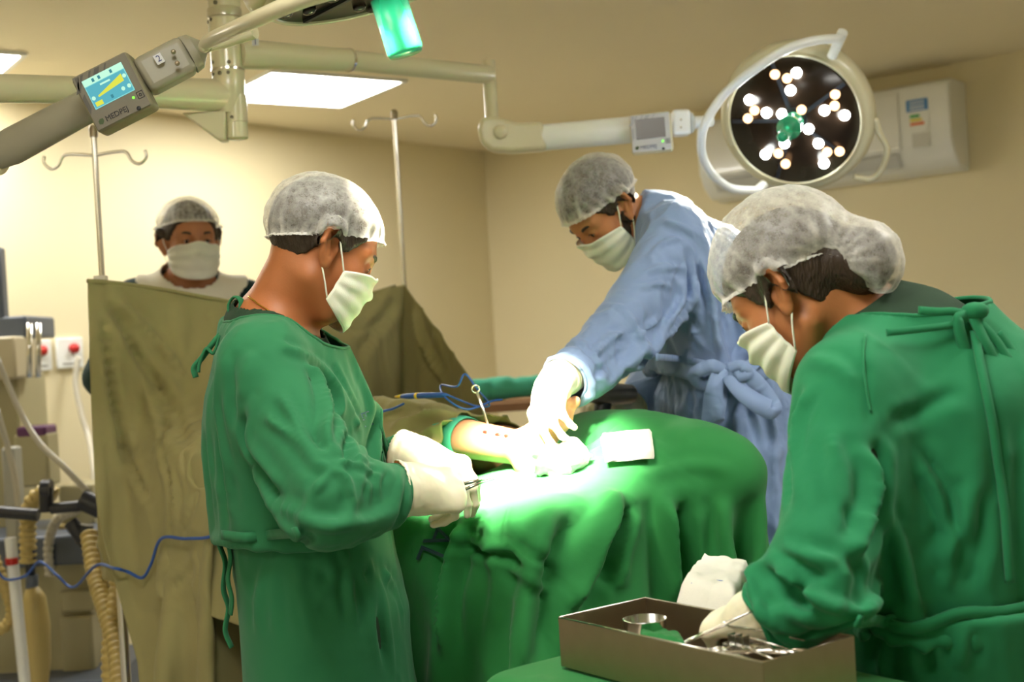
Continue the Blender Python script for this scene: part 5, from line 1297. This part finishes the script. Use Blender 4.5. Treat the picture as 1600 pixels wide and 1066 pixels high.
SC = add_folds(SC, SF, [([(165, 450), (215, 540), (262, 620), (300, 700)], .016, .026), ([(165, 470), (180, 600), (200, 700), (240, 800)], .014, .022), ([(172, 460), (240, 520), (310, 600)], .013, -.018), ([(200, 540), (250, 640), (262, 760), (258, 860)], .012, .020), ([(225, 600), (258, 680), (270, 770), (262, 840)], .010, -.012), ([(262, 860), (300, 780), (330, 720)], .012, .008), ([(250, 930), (300, 880), (345, 840)], .012, .010),
    ([(560, 560), (600, 500), (628, 460)], .018, .014), ([(640, 470), (655, 540), (690, 600)], .016, -.022), ([(520, 500), (570, 510), (600, 490)], .012, .008)])
sc = obj('khaki_screen', (SC, SF), M_khaki); solid(sc, .0025, 0); tag(sc, 'khaki cloth screen strung between two drip stands', 'drape')
rl = [Vector(SC0[k]) + Vector((0, 0, .002)) for k in pinp[::2]]
child(obj('screen_hem', MB().tube(rl, .006, 8), M_khaki, sc), sc)

# writing stamped on cloth
M_stamp = mat('dark stamp ink', (.008, .035, .045), .8); M_stamp2 = mat('faded blue stamp ink', (.03, .12, .17), .8)
def cloth_text(s, px, py, ang, size, V, Fc, m, parent, off=.009):
    c = bpy.data.curves.new('t', 'FONT'); c.body = s; c.size = 1; c.align_x = 'CENTER'; c.align_y = 'CENTER'
    tmp = bpy.data.objects.new('t', c); COL.objects.link(tmp); me = bpy.data.meshes.new_from_object(tmp.evaluated_get(bpy.context.evaluated_depsgraph_get())); bpy.data.objects.remove(tmp)
    ca, sa = math.cos(ang), math.sin(ang); nr = vnormals(V, Fc); X_, Y_ = project(V)
    import bmesh
    bm = bmesh.new(); bm.from_mesh(me); bmesh.ops.triangulate(bm, faces=bm.faces); bmesh.ops.subdivide_edges(bm, edges=[e for e in bm.edges if e.calc_length() > .12], cuts=2); bm.to_mesh(me); bm.free()
    cen = None
    for v in me.vertices:
        x, y = v.co.x * size, v.co.y * size; qx, qy = px + x * ca - y * sa, py - (x * sa + y * ca)
        d = (X_ - qx) ** 2 + (Y_ - qy) ** 2; k = np.argsort(d)[:60]; ymin = V[k, 1].min(); k = k[V[k, 1] < ymin + .09]; w_ = 1 / (d[k] + 30); Dp = (V[k, 1] * w_).sum() / w_.sum()
        v.co = F(qx, qy, Dp - off)
    o = bpy.data.objects.new('stamped_letters', me); COL.objects.link(o); me.materials.append(m); child(o, parent); return o
cloth_text('AL', 678, 850, math.radians(-112), 58, GD, GF, M_stamp, gd)
cloth_text('EM', 573, 655, math.radians(-72), 20, GA, GAQ, M_stamp2, GAO)
# ------------------------------------------------------------------ gauze, cables and instruments on the drapes
M_gauze = noisy(mat('white gauze', (.82, .80, .70), .9, 0, .1), 60, .05, .6, 700, bdist=.0012)
def top_of(V, px, py):
    X_, Y_ = project(V); d = (X_ - px) ** 2 + (Y_ - py) ** 2; k = np.nonzero(d < max(d.min() * 1.5, 120))[0]; return V[k[V[k, 1].argmin()], 1]
def cloth_pad(name, corners, thick, label, cat, m, nseed=1, n=22, amp=.004, group=None, V=None):
    """folded soft pad: corners are 4 photo points with a distance"""
    c = [Fn(q[0], q[1], (top_of(V, q[0], q[1]) - .012) if V is not None else q[2]) for q in corners]; a = np.linspace(0, 1, n); G = np.zeros((n, n, 3))
    for i, s in enumerate(a):
        for j, t in enumerate(a): G[i, j] = (c[0] * (1 - s) + c[1] * s) * (1 - t) + (c[3] * (1 - s) + c[2] * s) * t
    nr = unit(np.cross(c[1] - c[0], c[3] - c[0])); nr = nr if nr[2] > 0 else -nr
    P = G.reshape(-1, 3); e = np.minimum(np.minimum(a[:, None], 1 - a[:, None]), np.minimum(a[None], 1 - a[None])).reshape(-1)
    hgt = thick * np.clip(e / .10, 0, 1) ** .4; nz = vnoise(P, 45, nseed, 3) * amp
    tp = P + nr * (hgt + nz)[:, None] + np.stack([vnoise(P, 60, 9) * .002, vnoise(P, 60, 8) * .002, 0 * nz], 1); bt = P + nr * (-.001 + 0 * nz)[:, None]
    Fq = grid_faces(n, n); o = obj(name, (np.concatenate([tp, bt]), np.concatenate([Fq, Fq[:, ::-1] + n * n])), m)
    return tag(o, label, cat, group)
g1_ = cloth_pad('gauze_pad', [(946, 722, 2.50), (1022, 716, 2.52), (1018, 676, 2.66), (938, 684, 2.64)], .014, 'folded white gauze pad lying on the green drape', 'gauze', M_gauze, 3, V=GD)
obj('gauze_loop', MB().tube([Vector(p) for p in spline([Fn(1012, 688, 2.58), Fn(1022, 682, 2.58), Fn(1032, 686, 2.58), Fn(1030, 698, 2.57), Fn(1018, 702, 2.56)], 5)], .004, 8), M_gauze, g1_)
def crumple(name, c, r, label, cat, m, seed, zs=.5):
    f = lambda P: ell(c, r)(P) + .022 * vnoise(P, 26, seed, 2) - .012 * np.abs(vnoise(P, 50, seed + 3, 2))
    c = A3(c); r = A3(r); V, Q = sdf_mesh(f, *[np.arange(c[i] - r[i] - .035, c[i] + r[i] + .035, .0045) for i in range(3)]); return tag(obj(name, (V, Q), m), label, cat)
crumple('gauze_wad', F(872, 716, top_of(GD, 872, 722) - .02), (.055, .035, .030), 'crumpled white gauze beside the heel of the foot', 'gauze', M_gauze, 4)
M_bcable = mat('blue cable', (.02, .09, .38), .4)
def cable(name, pts, r, m, label, cat='cable', n=8, parent=None):
    o = obj(name, MB().tube([Vector(p) for p in spline(pts, n)], r, 8), m, parent); return tag(o, label, cat) if parent is None else o
# electric scalpel pencil on the khaki drape
kq = lambda x, y, o=.008: A3(F(x, y, top_of(KD, x, y) - .0)) + A3((0, -.01, o))
es = thing('cautery_pencil', 'blue cautery pencil with yellow tip lying on the khaki drape', 'surgical instrument', tuple(kq(680, 632)))
a_, b_ = kq(628, 633, .02), kq(700, 631, .02)
obj('pencil_body', MB().tube([Vector(a_ + (b_ - a_) * t) for t in (0, .12, .5, .9, 1)], [.004, .0062, .0065, .006, .003], 14), M_bcable, es)
obj('tip', MB().tube([Vector(a_ - (b_ - a_) * .13), Vector(a_)], [.002, .0045], 12), mat('yellow plastic', (.75, .50, .02), .4), es)
obj('ring', MB().tube([Vector(a_ + (b_ - a_) * .33), Vector(a_ + (b_ - a_) * .38)], .0072, 14), bpy.data.materials['yellow plastic'], es)
cable('cautery_cable', [b_, kq(722, 632), kq(745, 640), kq(765, 638), kq(745, 620, .02), kq(728, 606, .03), kq(715, 618, .02), kq(690, 616, .02), kq(697, 632, .015), kq(730, 645), kq(770, 632), kq(785, 630)], .0024, M_bcable, 'looped blue cable of the cautery pencil on the khaki drape')
cable('blue_cord', [kq(588, 655), kq(600, 648), kq(615, 644), kq(632, 636)], .0028, M_bcable, 'short blue cord running from the pencil towards the green sleeve')
fo = thing('forceps', 'long thin steel forceps standing up from the leg wrap', 'surgical instrument', tuple(F(760, 650, 2.75)))
obj('shaft', MB().tube([F(745, 612, 2.72), F(760, 655, 2.72), F(770, 684, 2.72)], [.0035, .003, .002], 8), M_chrome, fo)
obj('finger_ring', MB().tube([F(743 + 6 * math.cos(a), 608 + 6 * math.sin(a), 2.72) for a in np.linspace(0, 2 * PI, 13)], .002, 6), M_chrome, fo)
# needle holder in the gloves
nh = thing('needle_holder', 'steel needle holder held by the gloved hands over the ankle', 'surgical instrument', tuple(F(760, 752, 2.2)))
for s in (-1, 1):
    obj('shank', MB().tube([F(722, 762 + 5 * s, 2.14), F(752, 752 + 2 * s, 2.20), F(785, 744, 2.30)], [.0028, .003, .0018], 8), M_chrome, nh)
    obj('finger_ring', MB().tube([F(716 + 8 * math.cos(a), 764 + 8 * s + 7 * math.sin(a), 2.13) for a in np.linspace(0, 2 * PI, 15)], .0022, 6), M_chrome, nh)
# bone drill in the far glove
dr = thing('surgical_drill', 'dark bone drill held in the far glove of the surgeon in blue', 'surgical instrument', tuple(F(930, 620, 3.2)))
obj('drill_body', MB().tube([F(985, 616, 3.25), F(955, 616, 3.2), F(915, 612, 3.14), F(905, 611, 3.12)], [.024, .030, .026, .012], 20), M_steel, dr, 'auto')
obj('drill_handle', MB().tube([F(945, 620, 3.19), F(938, 655, 3.18)], [.022, .020], 16), M_black, dr, 'auto')
obj('drill_chuck', MB().tube([F(905, 611, 3.12), F(888, 610, 3.1)], [.012, .006], 14), M_chrome, dr, 'auto')

# ------------------------------------------------------------------ instrument table with the steel tray
ta, tb_, tc = Fn(873, 965, 1.80), Fn(1192, 1035, 1.80), Fn(985, 932, 1.80)
zt_ = ta[2]; rb = lambda px, py: A3(Fz(px, py, zt_)); ta, tb_, tc = rb(873, 965), rb(1192, 1035), rb(985, 932)
eu = unit(tb_ - ta); ev = unit(A3((-eu[1], eu[0], 0))); lu_, lv_ = np.linalg.norm(tb_ - ta), .165; dpt = .068
tx = lambda u, v, z=0.: ta + eu * u + ev * v + A3((0, 0, z - dpt * 0))
tray = thing('instrument_tray', 'deep rectangular brushed steel tray holding surgical instruments', 'tray', tuple(tx(lu_ / 2, lv_ / 2, -dpt)))
th_ = .0016; TRt = Matrix(np.stack([eu, ev, A3((0, 0, 1))], 1).tolist())
mb = MB()
for (u0, v0, u1, v1) in ((0, 0, lu_, 0), (0, lv_, lu_, lv_)): mb.box(Vector(tx((u0 + u1) / 2, v0, -dpt / 2)), (lu_, th_, dpt), TRt)
for u0 in (0, lu_): mb.box(Vector(tx(u0, lv_ / 2, -dpt / 2)), (th_, lv_, dpt), TRt)
mb.box(Vector(tx(lu_ / 2, lv_ / 2, -dpt)), (lu_, lv_, th_), TRt)
obj('tray_body', mb, M_steel, tray, False)
rm = MB().tube([Vector(tx(*q, 0)) for q in ((0, 0), (lu_, 0), (lu_, lv_), (0, lv_), (0, 0))], .0013, 6); obj('rim', rm, M_chrome, tray)
bowl_c = tx(.085, .085, -dpt + .012)
bw = tag(obj('steel_bowl', MB().lathe([(.001, 0), (.022, 0), (.026, .003), (.030, .05), (.031, .051), (.0295, .0515), (.025, .006), (.001, .004)], Vector(bowl_c), n=32, cap=False), M_chrome), 'small round steel bowl inside the left end of the tray', 'bowl')
tw = cloth_pad('green_towel', [(998, 1000, 1.72), (1075, 1012, 1.64), (1062, 1000, 1.74), (1000, 985, 1.83)], .01, 'green cloth folded on the bottom of the tray', 'towel', M_green3, 8, amp=.006)
def clamp(c, ang, ln=.13, tilt=.0, op=.12, mt=None, label=''):
    """ringed clamp or scissors: two shanks with finger rings, a box joint and jaws"""
    R = TRt @ Matrix.Rotation(ang, 3, 'Z') @ Matrix.Rotation(tilt, 3, 'Y'); c = Vector(c); m = mt or M_chrome
    t = thing('surgical_clamp', label, 'surgical instrument', tuple(c), 'clamps lying in the steel tray')
    L_ = lambda x, y, z=0: c + R @ Vector((x, y, z))
    for s in (-1, 1):
        obj('shank', MB().tube([L_(.028, s * .012, .001 * s), L_(.05, s * .008), L_(ln * .62, s * .002), L_(ln, -s * op * .01)], [.0021, .0021, .0026, .001], 8), m, t)
        obj('finger_ring', MB().tube([L_(.015 + .013 * math.cos(a), s * (.014) + .0105 * math.sin(a)) for a in np.linspace(0, 2 * PI, 19)], .0022, 8), m, t)
    obj('ratchet', MB().box(L_(.032, 0), (.004, .016, .002), R), m, t, False)
    obj('joint', MB().lathe([(.0036, -.003), (.0036, .003), (.002, .0036)], L_(ln * .62, 0), R, 12), m, t)
    return t
cl = [((.215, .055), .35, -.35, 'clamp with two rings standing up above the front rim of the tray'), ((.262, .05), .10, -.12, 'clamp lying along the right half of the tray, nearest the front rim'), ((.27, .08), -.08, -.10, 'clamp in the tray second from the front rim'),
      ((.28, .105), .18, -.06, 'clamp in the tray under the gloved fingers'), ((.255, .125), -.2, -.05, 'clamp along the back wall of the tray')]
for (u, v), an, ti, lb in cl: clamp(tx(u - .045, v + .01, -.026), an, .125, ti * 1.3, label=lb)
for k in range(3):
    u = .262 + .012 * k; o = tag(obj('needle_rack', MB().prism([Vector(tx(u, .062, -.05)), Vector(tx(u + .002, .062, -.05)), Vector(tx(u + .002, .066, .004)), Vector(tx(u, .066, .004))], Vector(ev) * .012), M_chrome, smooth=False), ('first', 'second', 'third')[k] + ' upright steel blade beside the ringed clamp, counted from the bowl', 'surgical instrument')
for k, (u, v, a, l_) in enumerate(((.30, .045, .15, .10), (.31, .07, -.1, .11), (.30, .09, .05, .10), (.28, .11, .1, .12))):
    c0, c1 = tx(u - .06, v, -.018 + .006 * k), tx(u - .06 + l_, v + a * l_, -.022 + .006 * k)
    tag(obj('surgical_forceps', MB().tube([Vector(c0), Vector((c0 + c1) / 2 + [0, 0, .003]), Vector(c1)], [.0028, .0034, .001], 8, flat=(1, .5)), M_chrome), 'flat steel forceps in the heap at the right end of the tray', 'surgical instrument', 'forceps heaped in the tray')
# table and its cloth
zc = zt_ - dpt - .004; wt = thing('instrument_table', 'small instrument table under green cloth carrying the steel tray', 'table', tuple(tx(.25, .15, 0) * A3((1, 1, 0))))
def txy(u, v, z): q = ta + eu * u + ev * v; return Vector((q[0], q[1], z))
obj('tabletop', MB().box(txy(.20, .09, zc - .02), (.51, .31, .025), TRt), M_steel, wt, 'auto')
for u in (-.04, .44):
    for v in (-.05, .23): obj('leg', MB().tube([txy(u, v, .0), txy(u, v, zc - .03)], .012, 12), M_steel, wt, 'auto')
tops = boxsdf(tuple(txy(.20, .09, zc - .208)), (.28, .18, .20), np.array(TRt), .012)
P, FQ, nu, nv = sheet(tuple(txy(-.24, -.25, zc + .02)), eu, ev, .88, .66, .016, seed=12)
lo, hi = P.min(0) - .1, P.max(0) + .1; lo[2] = .3; P = cloth(P, FQ, Field(tops, lo, hi, .012), None, 1.0, 80, 8, g=2.2, dt=.016, thick=.006, bend=.25, fric=.4, damp=.985)
tcl = obj('table_cloth', (smooth_mesh(P, FQ, 1, .3), FQ), M_green3); subd(solid(tcl, .002, 0)); tag(tcl, 'green cloth spread under the steel tray', 'tablecloth')
g2_ = cloth_pad('gauze_stack', [(1056, 950, 1.86), (1150, 975, 1.80), (1172, 918, 1.98), (1092, 902, 2.05)], .045, 'thick white gauze stack with blue thread behind the tray', 'gauze', M_gauze, 14, amp=.008)
obj('blue_thread', MB().tube([Vector(p) for p in spline([Fn(1080, 912, 1.86), Fn(1105, 907, 1.86), Fn(1132, 909, 1.86), Fn(1150, 914, 1.86)], 5)], .0012, 6), M_bcable, g2_)

# ------------------------------------------------------------------ air conditioner on the right wall
def onwall(px, py, A, d, off=0.):
    r = F(px, py, 1.0) - Vector((0, 0, CAMZ)); n = Vector((-d.y, d.x, 0)); t = (A - Vector((0, 0, 0))).dot(n) / r.dot(n); p = r * t; p.z += CAMZ
    n2 = n if n.dot(Vector((0, 1, 0))) < 0 else -n
    return p + n2 * off
nR = Vector((-WR.y, WR.x, 0)); nR = nR if nR.y < 0 else -nR
aL, aR_ = onwall(1122, 235, K0, WR), onwall(1512, 200, K0, WR); zt1 = onwall(1505, 128, K0, WR).z; zb1 = onwall(1515, 268, K0, WR).z
ac = thing('air_conditioner', 'white wall mounted air conditioner with energy label behind the round lamp', 'air conditioner', tuple((aL + aR_) / 2))
Wd = (aR_ - aL).length; sgn = 1
prof = [(0, 0), (.16, 0), (.20, .015), (.21, .05), (.21, .26), (.17, .33), (.11, .375), (.0, .39)]; hz = (zt1 - zb1) / .39
def acp(s, d, z): p = aL + WR * s + nR * d; return Vector((p.x, p.y, zt1 - z * hz))
b1_ = obj('casing', MB().prism([acp(0, d, z) for d, z in prof], WR * Wd), M_white, ac, 'auto'); bevel(b1_, .012, 3)
obj('front_panel', MB().prism([acp(.05, d, z) for d, z in ((.205, .03), (.218, .05), (.219, .27), (.205, .285))], WR * (Wd * .78)), M_white, ac, 'auto')
obj('air_flap', MB().prism([acp(.08, d, z) for d, z in ((.200, .295), (.206, .30), (.165, .352), (.158, .347))], WR * (Wd * .74)), mat('grey flap', (.55, .56, .54), .4), ac, 'auto')
def sticker(s, w_, z, h_, m, nm='label'): return obj(nm, MB().add([acp(s, .2125, z), acp(s + w_, .2125, z), acp(s + w_, .2125, z + h_), acp(s, .2125, z + h_)], [(0, 1, 2, 3)]), m, ac, False)
k_ = Wd - .20
sticker(k_, .10, .075, .05, mat('blue sticker', (.05, .22, .55), .5)); sticker(k_ + .01, .09, .135, .075, M_white)
for i, (c_, w_) in enumerate((((.02, .35, .05), .045), ((.75, .6, .03), .055), ((.75, .15, .02), .065))): sticker(k_ + .015, w_, .140 + .017 * i, .012, mat('energy stripe', c_, .5), 'energy_stripe').location = Vector(nR) * .001
sticker(k_ + .02, .08, .22, .06, mat('pale label', (.6, .6, .55), .6))
for s in (0, .03, .055): obj('label_print', MB().box(acp(k_ + .05, .2135, .088 + s * .5), (.07, .0005, .006), Matrix((WR, nR, Vector((0, 0, 1)))).transposed()), M_white, ac, False)

# ------------------------------------------------------------------ far side: back table bundle, wall outlets, anaesthesia machine
bt = thing('side_table', 'low wooden side table by the far wall', 'table', tuple(F(800, 610, 4.9) * 1)[:2] + (0,))
c = F(790, 625, 4.95)
obj('tabletop', MB().box((c.x, c.y, c.z - .02), (.75, .4, .03)), mat('brown wood', (.28, .13, .05), .5), bt, 'auto')
for sx in (-1, 1):
    for sy in (-1, 1): obj('leg', MB().box((c.x + sx * .34, c.y + sy * .17, (c.z - .035) / 2), (.04, .04, c.z - .035)), bpy.data.materials['brown wood'], bt, False)
f = lambda P: cap(A3(c) + [-.13, 0, .045], A3(c) + [.16, 0, .045], .047, .042)(P) + .01 * vnoise(P, 22, 3, 2)
V, Q = sdf_mesh(f, np.arange(c.x - .22, c.x + .25, .009), np.arange(c.y - .09, c.y + .09, .009), np.arange(c.z - .012, c.z + .12, .009)); tag(obj('cloth_bundle', (V, Q), M_aqua), 'rolled aqua cloth bundle on the table by the far wall', 'cloth bundle')
nL = Vector((-WL.y, WL.x, 0)); nL = nL if nL.y < 0 else -nL
for k, (px, py, lb) in enumerate(((57, 556, 'wall outlet plate with red socket nearest the machine'), (107, 552, 'wall outlet plate with red socket and grey tube beside the screen'))):
    p = onwall(px, py, K0, WL); R = Matrix((WL, nL, Vector((0, 0, 1)))).transposed(); t = thing('wall_outlet', lb, 'wall outlet', tuple(p))
    bevel(obj('plate', MB().box(p + nL * .008, (.125, .016, .13), R), M_white, t, 'auto'), .004)
    obj('red_socket', MB().lathe([(.022, 0), (.022, .015), (.012, .03)], p + nL * .016 + Vector((0, 0, .02)) - WL * .015, frame_z(nL), 16), mat('red plastic', (.5, .02, .015), .4), t)
    obj('print', MB().box(p + nL * .0165 - Vector((0, 0, .045)), (.08, .001, .008), R), mat('grey print', (.25, .25, .22), .6), t, False)
p = onwall(112, 558, K0, WL, .05); M_tube = mat('grey tubing', (.50, .47, .38), .3)
cable('gas_tube', [p, F(118, 600, p.y - .02), F(128, 650, p.y - .05), F(140, 690, p.y - .1), F(146, 740, p.y - .3), F(148, 800, p.y - .7)], .012, M_tube, 'pale gas tube hanging from the right wall outlet', 'tube')
# anaesthesia machine
am = thing('anaesthesia_machine', 'beige anaesthesia machine with hoses at the left edge', 'anaesthesia machine', tuple(F(40, 800, 4.5))[:2] + (0,))
M_beige = noisy(mat('aged beige plastic', (.42, .38, .22), .45), 6, .08); M_dk = noisy(mat('dark connector plastic', (.02, .022, .03), .4), 8, .2); M_bgrey = mat('blue grey plastic', (.10, .12, .16), .4); M_hose = noisy(mat('corrugated beige hose', (.50, .38, .13), .45), 8, .08)
def mbox(nm, x0, y0, x1, y1, D, dep, m, bv=.01):
    a, b_ = F(x0, y0, D), F(x1, y1, D); cc = (a + b_) / 2; wd = abs(b_.x - a.x); hg = abs(b_.z - a.z)
    return bevel(obj(nm, MB().box((cc.x, cc.y + dep / 2, cc.z), (wd, dep, hg)), m, am, 'auto'), bv)
mbox('base', -260, 1090, 175, 1150, 4.3, .55, M_bgrey); mbox('lower_cabinet', -240, 880, 150, 1095, 4.5, .42, M_beige)
mbox('drawer', 92, 925, 148, 955, 4.47, .06, M_beige); mbox('drawer', 92, 965, 148, 1050, 4.47, .06, M_beige)
mbox('worktop', -260, 858, 165, 880, 4.42, .5, M_bgrey); mbox('upper_tower', -240, 600, 42, 860, 4.75, .3, M_beige)
mbox('vaporizer', 20, 680, 78, 760, 4.6, .12, M_beige); mbox('vaporizer_top', 24, 668, 72, 684, 4.6, .12, mat('purple cap', (.12, .03, .12), .4))
mbox('gas_module', -60, 530, 26, 592, 4.6, .25, mat('light beige plastic', (.55, .48, .32), .4)); mbox('shelf', -80, 500, 42, 528, 4.7, .3, M_bgrey)
mbox('flow_meter', 0, 700, 30, 850, 4.3, .08, mat('pale grey plastic', (.38, .38, .33), .3)); mbox('ventilator', 90, 760, 150, 862, 4.7, .2, M_beige)
for x in (46, 60): obj('glass_tube', MB().tube([F(x, 590, 4.55), F(x, 505, 4.55)], .010, 12), M_chrome, am)
mn = mbox('monitor', -170, 395, 6, 500, 4.7, .06, M_bgrey); 
obj('support_post', MB().tube([F(16, 840, 4.05), F(45, 1130, 4.05)], .018, 16), M_white, am, 'auto'); obj('red_band', MB().tube([F(18, 872, 4.045), F(19, 882, 4.045)], .0195, 16), bpy.data.materials['red plastic'], am, 'auto')
def hose(pts, r, m=M_hose, nm='corrugated_hose', pitch=.022, n=14):
    S_p = [Vector(p) for p in spline(pts, n)]; ln = [0.]
    for a, b_ in zip(S_p[:-1], S_p[1:]): ln.append(ln[-1] + (b_ - a).length)
    k = int(ln[-1] / pitch * 6); ss = np.linspace(0, ln[-1], k); A_ = np.array(S_p); P = np.stack([np.interp(ss, ln, A_[:, i]) for i in range(3)], 1)
    return obj(nm, MB().tube([Vector(p) for p in P], [r * (1 + .12 * math.sin(s / pitch * 2 * PI)) for s in ss], 14), m, am)
f4 = lambda x, y, D=4.2: F(x, y, D)
hose([f4(44, 880), f4(44, 820), f4(50, 785), f4(72, 768), f4(88, 775)], .026)
hose([f4(78, 900, 4.4), f4(76, 850, 4.4), f4(90, 812, 4.35), f4(120, 796, 4.3)], .016, M_tube, 'clear_tube')
hose([f4(140, 835, 3.9), f4(150, 900, 3.8), f4(165, 950, 3.7), f4(182, 1010, 3.6), f4(190, 1080, 3.5), f4(205, 1150, 3.4)], .026)
hose([f4(188, 850, 3.75), f4(184, 920, 3.7), f4(176, 980, 3.65), f4(172, 1040, 3.6), f4(178, 1120, 3.6)], .024)
hose([f4(196, 860, 3.5), f4(215, 920, 3.5), f4(232, 970, 3.5), f4(242, 1020, 3.5), f4(236, 1080, 3.5)], .022)
hose([f4(96, 820, 4.6), f4(100, 880, 4.6), f4(92, 930, 4.6), f4(98, 980, 4.6)], .018)
hose([f4(-10, 870), f4(8, 920), f4(18, 960), f4(0, 985), f4(-20, 975)], .018, nm='side_hose')
bgc = f4(60, 915); obj('breathing_bag', MB().tube([f4(50, 918), f4(54, 935), f4(58, 980), f4(60, 1030), f4(61, 1070), f4(60, 1110)], [.02, .036, .042, .040, .030, .012], 20), mat('yellowed rubber', (.48, .37, .13), .5), am)
obj('bag_neck', MB().tube([f4(50, 898), f4(50, 920)], .020, 16), M_bgrey, am); obj('bag_connector', MB().tube([f4(48, 855), f4(48, 900)], [.018, .016], 16), M_dk, am)
for pts, r in (([(72, 762), (73, 800)], .022), ([(66, 764), (80, 764)], .03), ([(110, 815), (136, 850)], .024), ([(128, 780), (170, 800)], .034), ([(165, 795), (182, 840)], .022), ([(135, 820), (130, 850)], .024), ([(80, 795), (130, 790)], .018), ([(0, 800), (60, 805)], .02)):
    obj('dark_connector', MB().tube([f4(*pts[0], 4.1), f4(*pts[1], 4.1)], r, 16), M_dk, am, 'auto')
cable('grey_tubing', [f4(-5, 560, 4.2), f4(30, 640, 4.2), f4(60, 690, 4.15), f4(100, 730, 4.1), f4(138, 770, 4.1)], .010, M_tube, 'grey tube sloping down across the anaesthesia machine', 'tube')
cable('pale_tubing', [f4(-5, 640, 4.3), f4(12, 700, 4.3), f4(22, 740, 4.3), f4(30, 800, 4.3)], .011, M_tube, 'short pale tube at the left edge beside the machine', 'tube')
SCk = lambda x, y: A3(F(x, y, top_of(SC, x, y) - .022))
cable('blue_cord', [Fn(-10, 880, 4.0), Fn(8, 905, 4.0), Fn(40, 900, 3.95), Fn(62, 878, 3.9), Fn(90, 900, 3.85), Fn(115, 918, 3.8), Fn(150, 884, 3.4), SCk(178, 888), SCk(200, 894), SCk(222, 903), SCk(236, 882), SCk(252, 842), SCk(290, 842), SCk(330, 838), SCk(346, 815)], .004, M_bcable, 'blue cable sagging from the machine and over the khaki screen')
cable('blue_cord', [Fn(262, 960, 3.4), Fn(250, 1010, 3.35), Fn(244, 1040, 3.3), Fn(225, 1062, 3.25), Fn(215, 1100, 3.2)], .004, M_bcable, 'blue cable hanging below the lower corner of the khaki screen')
